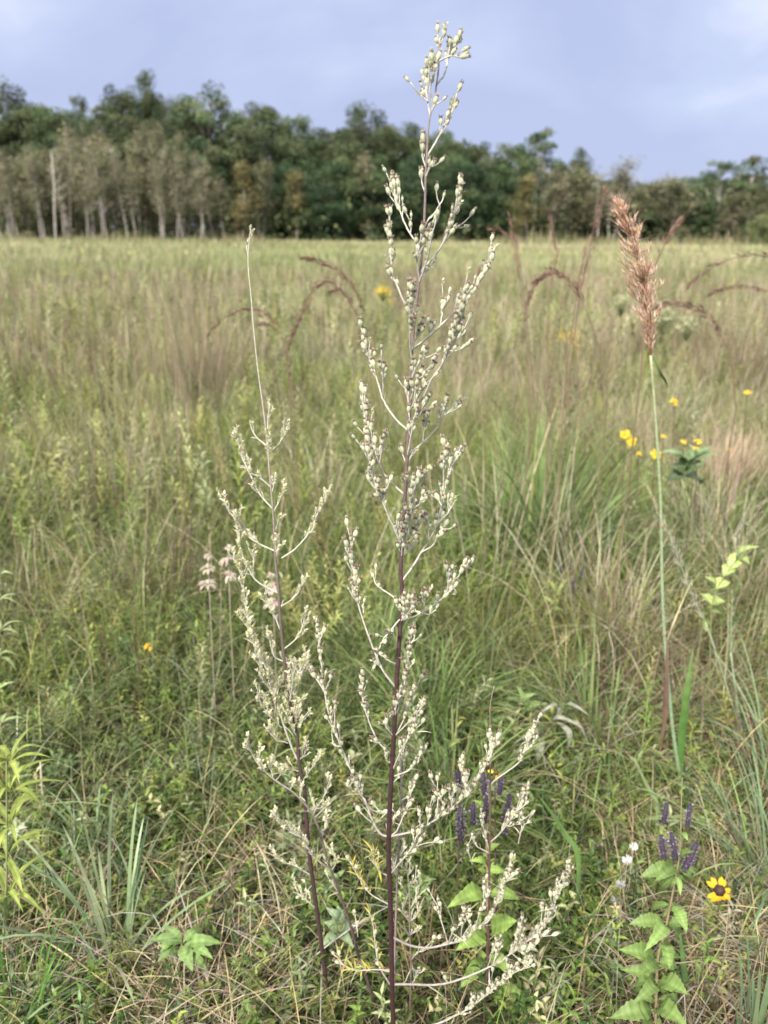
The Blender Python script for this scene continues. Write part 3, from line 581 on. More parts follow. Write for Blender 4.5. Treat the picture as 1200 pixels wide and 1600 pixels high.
yA=lambda py: .955+.20*max(0,(1600-py))/1240
A=[(391,362),(388,395),(388,420),(392,460),(396,510),(401,560),(406,600),(413,650),(418,700),(421,735),(425,780),(428,820),(430,870),(435,920),(438,970),(442,1010),(447,1060),(455,1110),(463,1141),(468,1198),(475,1228),(478,1269),(484,1340),(492,1400),(502,1474),(510,1540),(518,1600)]
AB=[([(389,400),(385,382),(388,374)],6,.5,.1),([(391,372),(394,368)],4,.2,.1),
 ([(412,696),(398,680),(389,656)],3,.3,.2),([(421,710),(440,688),(451,670)],10,.4,.1),([(443,683),(446,662)],8,.4,.1),([(417,700),(418,665),(422,630)],4,.2,.1),([(421,730),(420,705),(421,690)],12,.2,-.3),
 ([(424,794),(406,772),(394,746),(388,714)],15,.2,.2),([(394,748),(380,718),(373,692),(369,675)],14,.3,.2),([(424,760),(408,748),(397,742)],6,.3,.1),
 ([(428,800),(438,780),(446,762)],14,.3,.2),([(429,830),(436,815),(441,810)],20,.2,.2),([(425,770),(429,755),(430,748)],8,.3,.1),
 ([(440,872),(461,858),(476,841),(489,826),(493,809),(504,790),(512,772)],14,.35,.2),
 ([(424,860),(402,848),(381,832),(368,813),(358,798),(350,782)],18,.2,.2),([(378,830),(372,815),(371,802)],22,.1,-.2),
 ([(430,926),(410,914),(396,902),(383,876),(374,843),(371,815)],18,.3,.1),([(395,898),(396,880),(398,862)],14,.2,.2),([(437,988),(428,960),(417,941),(414,926)],15,.2,.2),
 ([(466,1190),(459,1175),(446,1141),(433,1100),(424,1065),(406,1020),(396,1000),(386,956),(381,926),(377,893),(368,880),(364,869)],24,.22,.15),
 ([(406,1018),(390,985),(375,965)],24,.1,.2),([(420,1050),(402,1015),(388,990)],18,.1,-.3),
 ([(441,948),(461,932),(478,904)],9,.3,.2),([(447,1014),(465,995),(479,960)],14,.3,.2),([(446,1033),(428,1025),(422,1001),(418,988)],16,.3,.2),([(432,870),(431,855),(429,845)],16,.1,.1),([(434,870),(437,858),(436,850)],16,.1,.1)]
for a in [[(429,1083),(411,1063),(405,1040),(397,1026)],[(424,1074),(421,1052),(416,1029)],[(433,1085),(437,1070),(446,1052),(446,1033)],[(455,1096),(457,1068),(458,1035)],[(459,1113),(464,1074),(470,1048),(478,1022)],
 [(436,1117),(416,1096),(401,1081)],[(440,1137),(420,1117),(410,1102)],[(450,1161),(431,1154),(416,1137)],[(456,1137),(463,1111),(470,1096)],[(464,1140),(472,1128),(475,1120)],[(468,1187),(476,1178),(479,1163)],
 [(468,1205),(444,1198),(422,1187)],[(474,1219),(487,1200),(500,1182)],[(474,1236),(464,1228),(460,1222)],[(478,1265),(492,1265),(513,1256)],[(458,1122),(450,1108),(444,1098)],[(462,1150),(452,1128),(448,1112)],
 [(452,1100),(450,1085),(452,1070)],[(460,1130),(468,1112),(466,1098)],[(470,1060),(476,1045),(480,1030)]]: AB.append((a,24,.12))
for a in [[(484,1368),(460,1352),(440,1345),(426,1328)],[(488,1380),(470,1400),(462,1385)],[(495,1420),(478,1405),(470,1392)]]: AB.append((a,14,.2))
AB=[(b[0],b[1]*1.35)+tuple(b[2:]) for b in AB]
sage('sage_plant','paler sage with long bare tip standing left of and behind the tallest one',A,yA,[.0038,.0034,.0028,.0022,.0015,.0009,.0006],
 [(.055,.028,.03),(.06,.034,.034),(.09,.06,.056),(.16,.12,.105),(.30,.25,.21),(.45,.42,.34),(.55,.52,.42)],AB,bud_len=.0158,small=True,tw=V(.50,.48,.40),seed=5,leafy=.03)
C=[(387,1159),(393,1175),(403,1193),(427,1217),(453,1234),(468,1247),(484,1266),(498,1294),(508,1332),(520,1368),(532,1400),(548,1446),(560,1492),(574,1532),(588,1585)]
CB=[([(468,1247),(470,1238),(472,1228)],26,.1),([(427,1217),(424,1200),(423,1190)],20,.1),([(403,1193),(405,1180),(406,1172)],20,.1),([(430,1219),(438,1210),(436,1200)],20,.1),([(453,1234),(458,1225)],26,.1),([(395,1178),(389,1168),(386,1156)],34,.0),([(415,1207),(409,1200),(404,1190)],30,.0),
 ([(514,1358),(488,1336),(472,1308),(446,1294),(426,1270)],22,.2),([(496,1278),(505,1265),(515,1255)],18,.3),([(470,1308),(462,1304),(452,1300)],26,.0),
 ([(488,1274),(497,1258),(506,1245),(518,1212)],8,.4),([(505,1312),(508,1290),(511,1278)],14,.2),([(518,1360),(526,1345),(518,1330)],20,.2),([(500,1300),(512,1290),(508,1274)],14,.2),([(494,1268),(488,1252),(490,1246)],24,.1),([(530,1395),(521,1383),(516,1375)],10,.2),([(548,1446),(556,1440),(553,1422)],14,.2)]
sage('sage_plant','slim dark sage stem slanting up leftward between the two taller sages',C,lambda py:.94+.06*(1600-py)/440,[.003,.0024,.0016,.0010],[(.07,.045,.042),(.10,.07,.065),(.22,.18,.16),(.45,.42,.35)],CB,bud_len=.0145,small=True,tw=V(.48,.46,.38),seed=6,leafy=.06)
E=[(772,1072),(766,1102),(766,1137),(766,1190),(766,1250),(765,1325),(764,1400),(762,1500),(757,1585)]
EB=[([(766,1228),(772,1220),(790,1207),(810,1192),(820,1170),(828,1150),(838,1128)],24,.42,.1),([(818,1175),(830,1165),(836,1155)],20,.1,.2),
 ([(766,1316),(783,1300),(800,1277),(812,1258),(820,1236)],34,.25,.1),([(790,1290),(800,1290),(816,1280)],26,.1,-.2),([(805,1268),(815,1262),(824,1252)],26,.1,.2),([(810,1318),(816,1292),(830,1284)],12,.3,.1),([(764,1330),(757,1300),(754,1270)],16,.1,.2),
 ([(765,1332),(745,1322),(738,1308)],14,.5,.1),([(763,1420),(758,1400),(756,1375)],14,.2,.2),([(762,1500),(772,1480),(776,1470)],20,.2,.2),([(764,1300),(756,1295),(752,1280)],18,.3),
 ([(738,1350),(733,1335),(731,1318)],10,.2)]
sage('sage_plant','thin dark upright sage stem crossing the purple spikes right of the tallest sage',E,lambda py:.95,[.0022,.002,.0016,.0011,.0007],[(.10,.045,.05),(.11,.055,.055),(.14,.08,.07),(.2,.13,.1),(.3,.22,.17)],EB,bud_len=.011,seed=7)
Fs=[(626,1190),(627,1225),(625,1275),(622,1337),(620,1392),(618,1450),(616,1530),(615,1610)]
FB=[([(626,1250),(636,1245),(645,1230),(649,1222)],18,.2,.2),([(625,1275),(615,1268),(612,1255)],16,.2),([(626,1225),(630,1205),(632,1185)],16,.2),([(622,1340),(632,1325),(630,1310)],24,.1),([(621,1370),(612,1355),(614,1340)],18,.2),([(626,1200),(627,1185),(630,1175)],24,.1)]
sage('sage_plant','slender mauve sage stem tucked close behind the lower stem of the tallest sage',Fs,lambda py:.91,[.0018,.0015,.001],[(.24,.16,.17),(.30,.22,.22),(.4,.34,.32)],FB,bud_len=.010,seed=8)
F2=[(634,1348),(638,1375),(640,1405),(640,1450),(642,1505),(641,1560),(640,1600)]
FB2=[([(635,1360),(628,1352),(630,1345)],30,.0),([(638,1400),(628,1388),(625,1372)],30,.0),([(639,1420),(650,1405),(652,1385)],36,.0),([(638,1385),(650,1372),(656,1362)],36,.0),([(637,1370),(640,1352),(638,1345)],36,.0),([(640,1440),(629,1425),(632,1412)],34,.0),([(640,1440),(652,1428),(652,1415)],34,.0),([(641,1460),(650,1455),(658,1450)],30,.0),([(641,1462),(634,1455),(630,1450)],26,.0),([(642,1500),(650,1490),(662,1484)],22,.0),([(642,1510),(655,1520),(664,1515)],14,.0),([(641,1540),(650,1525),(653,1510)],14,.0)]
sage('sage_plant','short sage crowded with cream heads just right of the tallest sage base',F2,lambda py:.925,[.0018,.0015,.0008],[(.14,.08,.08),(.22,.15,.14),(.4,.35,.28)],FB2,bud_len=.0085,small=True,seed=9,leafy=.03)

# ------------------------------------------------------------------ indiangrass
def path(px,y,k=4): return smoothp([W(p[0],p[1],y+(p[2] if len(p)>2 else 0)) for p in px],k)
def spray(mb,axis,n,spread,ln,wd,pal,up=.8,side=0,dens=None,droop=0):
    """slim spikelets packed about an axis, tip last"""
    seg=np.linspace(0,1,len(axis))
    for i in range(n):
        s=rng.random()**(.9 if dens is None else dens); p=V(*[np.interp(s,seg,axis[:,k]) for k in range(3)]); t=nrm(V(*[np.interp(min(1,s+.05),seg,axis[:,k])-np.interp(max(0,s-.05),seg,axis[:,k]) for k in range(3)]))
        o=nrm(np.cross(t,rng.normal(0,1,3))); o=nrm(o+V(side,0,0)*.8)
        rad=spread*math.sin(PI*min(1,.12+.86*s)**.8)*rng.random()**.7
        b=p+o*rad+t*rng.uniform(-.01,.01); d=nrm(t*up+o*rng.uniform(.1,.5)+V(0,0,-droop)); L=ln*rng.uniform(.7,1.3)
        c=np.array(pal[rng.integers(len(pal))])*rng.uniform(.75,1.2)
        ribbon(mb,[b,b+d*L*.5+o*L*.06,b+d*L],[wd*.4,wd,wd*.1],c,side=rng.normal(0,1,3),fold=.3)
YI=1.47
root=thing('indiangrass',(W(1064,1245,YI)[0],YI,0),'tall indiangrass with a coppery feathery plume on a pale green stalk','grass')
ist=[(1066,1262),(1058,1200),(1052,1150),(1047,1080),(1041,990),(1036,900),(1030,780),(1022,660),(1017,555)]
q=MB(); tube(q,path([(x_+3*math.sin(y_/90.),y_) for x_,y_ in ist],YI),[.0052,.0042,.0036,.003,.0026],np.array([(.17,.23,.10),(.22,.30,.17),(.25,.32,.20),(.28,.35,.2),(.30,.36,.2),(.36,.38,.2)]),8); part(q,'stem',M_STEM,root)
for nx,ny in ((1041,990),(1033,820),(1050,1130)):
    q=MB(); a=W(nx+3*math.sin(ny/90.),ny,YI); tube(q,[a-V(0,0,.006),a-V(0,0,.002),a+V(0,0,.002),a+V(0,0,.006)],[.0036,.0047,.0047,.0034],V(.30,.24,.14),8); part(q,'node',M_STEM,root)
q=MB(); ax=path([(1017,560),(1016,520),(1011,470),(1001,420),(989,375),(978,345),(969,320)],YI,6)
tube(q,ax,[.0022,.0014,.0008],V(.30,.17,.11),5)
pal=[(.9,.70,.55),(.88,.63,.48),(.9,.75,.57),(.80,.53,.39),(.92,.80,.62),(.58,.37,.26)]
sg=np.linspace(0,1,len(ax)); prof=[(0,.006),(.15,.022),(.3,.036),(.45,.038),(.6,.030),(.78,.017),(1,.003)]
for i in range(240):                    # branchlets, mostly swept to the left as in the photo
    s=rng.random()**1.2*.95; p=V(*[np.interp(s,sg,ax[:,k]) for k in range(3)]); t=nrm(V(*[np.interp(min(1,s+.06),sg,ax[:,k])-np.interp(max(0,s-.06),sg,ax[:,k]) for k in range(3)]))
    o=nrm(V(rng.normal(-.25,.8),rng.normal(0,.8),0)); rd=np.interp(s,[a for a,b in prof],[b for a,b in prof])*rng.uniform(.08,1.05)
    Lb=rng.uniform(.025,.062)*(1-.62*s); e=p+t*Lb*.85+o*rd; md=p+t*Lb*.45+o*rd*.75
    tube(q,[p,md,e],[.0006,.0004],V(.42,.24,.16),4)
    for k in range(6):
        u=.3+.7*(k+.5)/6; b=p*(1-u)**2+2*u*(1-u)*md+e*u*u; d=nrm(t*1.1+o*rng.uniform(.05,.5)+rng.normal(0,.22,3)); L=rng.uniform(.009,.014)
        c=np.array(pal[rng.integers(6)])*rng.uniform(.8,1.2)
        ribbon(q,[b,b+d*L*.5,b+d*L],[.0012,.0028,.0004],c,side=rng.normal(0,1,3),fold=.35)
        if rng.random()<.6:
            a=b+d*L; ribbon(q,[a,a+d*.008+o*.002,a+nrm(d*.7+o*.5+rng.normal(0,.3,3))*.018],[.0005,.0004,.0002],V(.58,.42,.32),side=rng.normal(0,1,3))
        if rng.random()<.10: a=b+d*L*.7; ribbon(q,[a,a+rng.normal(0,1,3)*.003+V(0,0,-.002)],[.0016,.0012],V(.75,.55,.12))
part(q,'seed_plume',M_PLUME,root)
q=MB(); ribbon(q,[W(1043,1000,YI),W(1040,1060,YI-.02),W(1037,1120,YI-.03),W(1031,1172,YI-.03)],[.004,.012,.013,.002],np.array([(.24,.16,.11),(.19,.11,.085),(.25,.15,.11)]),V(1,.3,0),.25); part(q,'dry_leaf',M_LEAF,root)
q=MB(); ribbon(q,[W(1063,1240,YI),W(1066,1160,YI),W(1074,1085,YI-.02),W(1084,1010,YI)],[.012,.018,.017,.001],np.array([(.10,.20,.05),(.12,.25,.06),(.2,.28,.09)]),V(1,.1,0),.2); part(q,'leaf',M_LEAF,root)
q=MB(); ribbon(q,[W(1020,556,YI),W(1030,580,YI),W(1038,592,YI+.02),W(1044,606,YI+.04)],[.002,.006,.005,.001],V(.13,.2,.07),V(1,0,.3),.3); part(q,'leaf',M_LEAF,root)
q=MB(); ribbon(q,[W(1043,1000,YI),W(1052,975,YI),W(1066,940,YI+.04),W(1082,905,YI+.1)],[.003,.004,.003,.001],V(.5,.42,.25),V(1,0,.3),.3); part(q,'dry_leaf',M_LEAF,root)

# pale leaning panicle grass right of it
def panicle(name,label,stem,head,y,r,hc,sc,n=160,spread=.012,ln=.016,wd=.0016,group=None,side=0,up=1.0,cat='grass',droop=0.0):
    b=W(*stem[0],y) if len(stem[0])==2 else W(stem[0][0],stem[0][1],y)
    st=path(stem,y); base=V(st[0][0],y,-.01)
    if st[0][2]>.02: st=np.vstack([base,st])
    else: st[0][2]=-.01
    root=thing(name,(base[0],y,0),label,cat,group)
    q=MB(); tube(q,st,[r,r*.8,r*.55],np.array(sc),5); part(q,'stem',M_STEM,root)
    q=MB(); ax=path(head,y,5); tube(q,ax,[r*.55,r*.3],np.array(sc)[-1],4); spray(q,ax,n,spread,ln,wd,hc,up,side,droop=droop); part(q,'seed_head',M_STRAW,root)
    return root
panicle('panicle_grass','pale feathery grass head leaning left beside the indiangrass stalk',[(1186,1262),(1176,1200),(1150,1120),(1122,1030),(1102,972)],[(1102,972),(1080,925),(1058,870),(1036,812)],1.75,.0035,[(.50,.48,.36),(.44,.44,.30),(.56,.50,.40)],[(.2,.27,.13),(.28,.34,.2),(.36,.4,.26)],150,.008,.022,.0016)
panicle('panicle_grass','bluish green grass stalk standing right of the leaning feathery head',[(1182,1275),(1168,1200),(1152,1100),(1142,1020)],[(1142,1020),(1143,960),(1145,925)],1.72,.004,[(.34,.38,.24),(.4,.42,.26)],[(.18,.25,.15),(.26,.33,.22),(.3,.38,.22)],40,.01,.018,.0016)

# ------------------------------------------------------------------ drooping reddish heads
RD=[(.20,.105,.085),(.16,.085,.07),(.26,.15,.12),(.13,.075,.06)]
RC=[(.20,.16,.09),(.22,.14,.10),(.20,.11,.09)]
gdr='drooping reddish grass heads above the meadow'
for nm,stem,head,y,n,sp,lb in [
 ('nodding_grass',[(592,640),(580,570),(562,505),(540,465)],[(540,465),(518,440),(494,448),(474,482),(460,515),(450,546)],2.6,130,.007,'thick red brown drooping head, lowest of the trio left of the tall sage'),
 ('nodding_grass',[(600,650),(590,560),(572,492)],[(572,492),(552,448),(524,420),(496,408),(474,404)],2.7,130,.006,'long red brown arching head, topmost of the trio left of the tall sage'),
 ('nodding_grass',[(585,650),(575,560),(562,500)],[(562,500),(545,468),(530,454),(518,456)],2.65,60,.006,'short dark hooked head between the two long arching ones'),
 ('nodding_grass',[(455,660),(450,580),(438,510)],[(438,510),(415,490),(388,483),(352,496),(326,522)],2.8,90,.005,'thin russet arching head crossing the bare tip of the left sage'),
 ('nodding_grass',[(460,640),(452,560),(440,522)],[(440,522),(425,510),(405,507)],2.8,30,.004,'faint thin hooked stalk just under the russet arch by the left sage'),
 ('nodding_grass',[(950,620),(935,540),(912,475)],[(912,475),(892,440),(862,425),(838,440),(822,478)],2.3,150,.008,'dark brown head arching left between the tall sage and the indiangrass'),
 ('nodding_grass',[(1150,640),(1142,560),(1128,526)],[(1128,526),(1108,496),(1082,478),(1052,474),(1024,482)],2.3,120,.007,'purplish brown head arching over just right of the indiangrass plume'),
 ('nodding_grass',[(1290,560),(1250,460),(1215,405)],[(1215,405),(1180,398),(1130,408),(1092,432),(1075,448)],2.6,90,.006,'thin pinkish head drooping in from the right picture edge'),
 ('nodding_grass',[(1260,560),(1230,480),(1200,455)],[(1200,455),(1165,448),(1130,452),(1105,462)],3.0,80,.005,'faint straight reddish head lying nearly level at the right edge')]:
    panicle(nm,lb,stem,head,y,.0022,RD,RC,int(n*1.3),sp*1.25,.019,.0027,gdr,0,.9)
RB=[(.30,.17,.13),(.26,.14,.11),(.34,.22,.17)]
for stem,head,y,n,sp,lb in [
 ([(885,640),(895,540),(908,450)],[(908,450),(920,395),(932,345),(945,296)],2.4,150,.014,'upright russet spray against the wood left of the indiangrass plume'),
 ([(880,640),(890,540),(900,470)],[(900,470),(908,420),(915,388)],2.45,50,.009,'shorter russet spray beside the base of the tall upright russet spray'),
 ([(830,640),(822,530),(812,440)],[(812,440),(806,400),(798,372),(780,358),(764,357)],2.7,60,.008,'brown spray hooking left at the wood edge right of the sage tip'),
 ([(835,640),(825,520),(814,420)],[(814,420),(806,380),(796,338)],2.8,60,.007,'thin brown spike pointing up beside the hooked spray'),
 ([(862,640),(855,520),(862,440)],[(862,440),(870,395),(862,360),(859,335)],2.7,80,.008,'dark twisting spike between the hooked spray and the russet spray'),
 ([(1000,600),(1008,500),(1018,430)],[(1018,430),(1034,392),(1050,362),(1062,345)],2.0,50,.008,'thin brown spray slanting up right behind the indiangrass plume'),
 ([(760,640),(745,560),(742,480)],[(742,480),(744,440),(750,420)],3.0,70,.010,'faint brown spike immediately right of the sage flower branches'),
 ([(95,560),(110,470),(118,420)],[(118,420),(125,400),(120,385)],4.5,40,.010,'small dark spike standing in the brown grass at far left')]:
    panicle('grass_spray',lb,stem,head,y,.0024,RB,RC,n,sp,.018,.0018,'upright brown grass sprays',0,1.4)

# ------------------------------------------------------------------ flowers
def daisy(name,label,cx,cy,y,dia,npet,nr,base_px,petal=(.80,.50,.03),disc=(.05,.025,.02),cat='flower',group=None,reflex=.15,leaves=2,disc_r=.2,miss=(),stemc=V(.12,.10,.06)):
    global rng; c=W(cx,cy,y); nr=nrm(nr); M=basis(nr,rng.random()*6)
    b=W(base_px[0],base_px[1],y); b=V(b[0],y,0.)
    root=thing(name,b,label,cat,group)
    q=MB(); tube(q,smoothp([b,(b*.6+c*.4)+V(.004,.004,0),c-nr*dia*.12,c-nr*.002],4),[.0022,.0016,.0014],stemc,6); part(q,'stem',M_STEM,root)
    q=MB()
    for k in range(npet):
        if k in miss: continue
        a=k*2*PI/npet+rng.normal(0,.08); d=M@V(math.cos(a),math.sin(a),-reflex+rng.normal(0,.12)); L=dia*.5*rng.uniform(.85,1.08)
        leaf(q,c+nrm(d)*dia*disc_r*.4,c+nrm(d)*L,dia*.19,nr,np.array(petal)*rng.uniform(.85,1.1),.12,-.12,8,0,np.array(petal)*.9,.6)
    part(q,'petals',M_PETAL,root)
    q=MB(); R=dia*disc_r*.62; lathe(q,[(R,-R*.2),(R*1.05,R*.3),(R*.8,R*.8),(R*.35,R*1.1),(.0002,R*1.15)],np.array(disc),12,.06,M,c); part(q,'disc',M_STEM,root)
    if leaves:
        q=MB()
        for k in range(leaves):
            p=b*(1-.25*(k+.3))+c*.25*(k+.3); a=rng.random()*6.28; leaf(q,p,p+V(math.cos(a),math.sin(a),.5)*dia*.8,dia*.2,V(0,0,1),V(.12,.17,.06),.15,.2,6)
        part(q,'leaves',M_LEAF,root)
    return root
daisy('black_eyed_susan','golden black-eyed susan with a dark disc and gappy petals, low at lower right',1124,1391,1.10,.050,12,V(-.2,-.85,.45),(1116,1490),miss=(3,8),reflex=.15,disc_r=.32)
gy='yellow daisies among the grass right of the indiangrass stalk'
for cx,cy,by,y,d,nr,lb,ms in [
 (976,678,800,2.6,.042,V(-.5,-.6,.5),'upper left yellow daisy of the touching pair left of the indiangrass stalk',()),
 (988,690,810,2.6,.046,V(.1,-.9,.3),'lower right yellow daisy of the touching pair left of the indiangrass stalk',()),
 (1025,709,820,2.5,.042,V(0,-.8,.5),'round yellow daisy right behind the indiangrass stalk',()),
 (999,708,820,2.65,.028,V(.2,-.4,.8),'small flat yellow daisy under the touching pair',(1,4)),
 (1069,689,800,2.6,.030,V(.1,-.3,.9),'yellow daisy above the teal leaves, left one of two',(3,)),
 (1091,689,800,2.6,.036,V(-.1,-.3,.9),'yellow daisy above the teal leaves, right one of two',(0,)),
 (1055,627,760,3.0,.046,V(.3,-.5,.7),'yellow daisy highest up right of the indiangrass stalk',(2,5)),
 (1168,612,760,3.0,.042,V(0,-.15,1),'flat orange yellow daisy near the right picture edge',()),
 (1037,681,790,2.7,.024,V(0,-.3,.9),'tiny yellow daisy just right of the indiangrass stalk',(1,)),
 (1088,700,800,2.55,.026,V(0,-.2,.9),'dull yellow daisy low under the right one of the teal-leaved two',(1,3)),
 (1140,702,800,2.8,.028,V(.4,-.3,.8),'pale yellow daisy in the grass right of the teal leaves',(1,4))]:
    daisy('yellow_daisy',lb,cx,cy,y,d,10,nr,(cx+rng.uniform(-8,8),by),(.82,.60,.04),(.66,.40,.03),group=gy,leaves=0,disc_r=.22,miss=ms)
daisy('yellow_daisy','lone small orange yellow flower in the grass left of the left sage',232,1010,1.9,.030,9,V(.2,-.5,.7),(236,1120),(.80,.50,.04),(.3,.16,.03),leaves=0,miss=(2,5,6))
for cx,cy,lb in ((775,1207,'yellow petalled flower half hidden behind the thin dark sage stem'),(716,1200,'faded orange flower over the left purple spike')):
    daisy('yellow_daisy',lb,cx,cy,1.08,.034 if cx>750 else .028,7,V(.3,-.7,.5) if cx>750 else V(-1,-.2,.2),(cx-6,1480),(.85,.62,.06) if cx>750 else (.72,.38,.06),(.08,.05,.02),leaves=0,miss=(0,3,4,5),reflex=.4)
def goldenrod(label,cx,cy,y,w,h,n,base_py,group=None,pal=((.80,.58,.04),(.85,.66,.08),(.70,.50,.05)),name='goldenrod',leafc=V(.16,.2,.07),flat=.3):
    b=W(cx,base_py,y); b=V(b[0],y,0); c=W(cx,cy,y); root=thing(name,b,label,'flower',group)
    q=MB(); tube(q,smoothp([b,(b+c)/2+V(.01,0,0),c],4),[.004,.0025],V(.22,.2,.1),5); part(q,'stem',M_STEM,root)
    q=MB()
    for k in range(18):
        t=.2+.7*k/18; p=b*(1-t)+c*t; a=k*2.4; leaf(q,p,p+V(math.cos(a),math.sin(a),.5)*.07*(1.2-t*.6),.014,V(0,0,1),leafc*rng.uniform(.8,1.2),.1,.2,4)
    part(q,'leaves',M_LEAF,root)
    q=MB()
    for k in range(n):
        u=rng.normal(0,.42,3); u=u/max(1,np.linalg.norm(u)); p=c+V(u[0]*w/2,u[1]*w/2,u[2]*h/2-flat*h*(u[0]**2))
        d=nrm(rng.normal(0,1,3)+V(0,0,.8)); s=w*.05
        if w>.15 and k%2==0: tube(q,[c-V(0,0,h*.9),(c+p)/2-V(0,0,h*.3),p],[.0012,.0008],V(.3,.33,.16),3)
        leaf(q,p,p+d*s*1.6,s,rng.normal(0,1,3),np.array(pal[rng.integers(len(pal))]),.1,.1,4)
    part(q,'flower_cluster',M_PETAL,root); return root
goldenrod('bright yellow goldenrod cluster beside the tall sage, upper left of its stem',598,455,6.6,.17,.09,200,640,'goldenrod')
goldenrod('smaller goldenrod cluster just below and right of the bright one',611,472,6.4,.07,.07,70,640,'goldenrod')
for cx,cy,w,h,lb in ((878,522,.055,.09,'left one of the three goldenrod spikes under the dark arching head'),(892,519,.06,.14,'middle goldenrod spike of the three under the dark arching head'),(902,530,.06,.16,'right one of the three goldenrod spikes under the dark arching head')):
    goldenrod(lb,cx,cy,3.1,w*.9,h*.8,110,700,'goldenrod')
for cx,cy,y,w,lb in ((100,428,11,.24,'dull yellow goldenrod clump in the brown grass at far left'),(165,436,10,.22,'dull yellow goldenrod clump right of the far left one'),(868,405,14,.3,'faint yellow clump in the meadow behind the upright russet spray'),(703,436,9,.10,'tiny yellow goldenrod right of the sage stem in the meadow'),(262,418,13,.2,'faint yellow goldenrod speck above the brown clump on the left')):
    goldenrod(lb,cx,cy,y,w*.8,.1,60,cy+90,'goldenrod',((.55,.45,.12),(.60,.52,.18),(.40,.36,.14)))
for cx,cy,y,w,h,lb in ((1035,492,5.2,.36,.17,'cream flowered bush seen through the indiangrass plume base'),(972,470,5.4,.22,.12,'cream flowered bush left of the indiangrass plume'),(1075,505,5.0,.2,.13,'cream flowered bush right of the indiangrass plume')):
    goldenrod(lb,cx,cy,y,w,h,150,cy+130,'cream flowered bushes behind the indiangrass',((.48,.48,.28),(.40,.42,.22),(.52,.50,.33),(.25,.29,.13)),'cream_flower_bush')
for cx,cy,y,lb in ((775,575,3.4,'orange brown seeding spike right of the sage flower branches'),(960,560,3.6,'small orange brown seed spike left of the indiangrass stalk')):
    goldenrod(lb,cx,cy,y,.05,.16,50,cy+150,None,((.42,.27,.10),(.36,.24,.10)),'seeding_goldenrod')

# purple hyssop
def spike(mb,p0,p1,w,pal=((.17,.135,.185),(.24,.195,.265),(.11,.085,.12),(.22,.20,.19),(.18,.18,.13)),lil=.09):
    ax=p1-p0; L=np.linalg.norm(ax); d=ax/L; lv=max(4,int(L/.0055)); B=basis(d)
    tube(mb,[p0,p1],[w*.30,w*.32,w*.2],V(.08,.06,.09),7)
    for i in range(lv):
        t=(i+.4)/lv; rr=w*.5*(math.sin(PI*min(1,.18+.78*t))**.6)
        for k in range(10):
            if rng.random()<.13: continue
            a=2*PI*(k+.5*(i%2))/10+rng.normal(0,.2); o=B@V(math.cos(a),math.sin(a),0); b=p0+ax*t+o*rr*.4+d*rng.normal(0,.0008); e=b+o*rr*rng.uniform(.45,.95)+d*rng.uniform(.001,.005)
            leaf(mb,b,e,.0038,d,np.array(pal[rng.integers(len(pal))])*rng.uniform(.8,1.25),.1,.3,4)
            if rng.random()<lil: leaf(mb,e,e+o*.003+V(0,0,.001),.003,d,V(.46,.38,.64),.1,.1,4)
def hyssop(label,stem,yf,leaves,spikes,lc,group='purple hyssop plants'):
    P=[W(x,y,yf(y)) for x,y in stem]; base=V(P[-1][0],P[-1][1],-.005); root=thing('hyssop',(P[-1][0],P[-1][1],0),label,'flower',group)
    if P[-1][2]>.02: P.append(base)
    q=MB(); tube(q,smoothp(P,4),[.0010,.0016,.0022,.0026],np.array([(.22,.2,.10),(.24,.18,.10),(.20,.16,.08)]),6); part(q,'stem',M_STEM,root)
    more=[]
    for bx,by,tx,ty,w,br,dz in leaves:
        dx,dy=tx-bx,ty-by; more.append((bx,by+3,bx-dx*rng.uniform(.45,.75)+rng.uniform(-8,8),by+abs(dy)*.5+rng.uniform(-10,14),w*.7,.85,rng.uniform(-.02,.05)))
    for bx,by,tx,ty,w,br,dz in list(leaves)+more:
        w=w*.88; q=MB(); a=W(bx,by,yf(by)); b=W(tx,ty,yf(by)+dz)
        mp_=a*.90+b*.10; tube(q,[a,mp_],[.0009,.0007],V(.25,.28,.12),4)
        leaf(q,mp_,b,w*.92/F_PX*(1.25 if 'right' in label else 1.05),V(0,-.45,1),np.array(lc)*br*rng.uniform(.85,1.1),rng.uniform(.08,.28),.24,19,.07,None,.36); part(q,'leaf',M_LEAF,root)
    for x0,y0,x1,y1,w in spikes:
        q=MB(); spike(q,W(x0,y0,yf(y0)-.01),W(x1,y1,yf(y0)-.01),w/F_PX*1.12); part(q,'flower_spike',M_PETAL,root)
    return root
yR=lambda py:.885+.10*(1600-py)/350
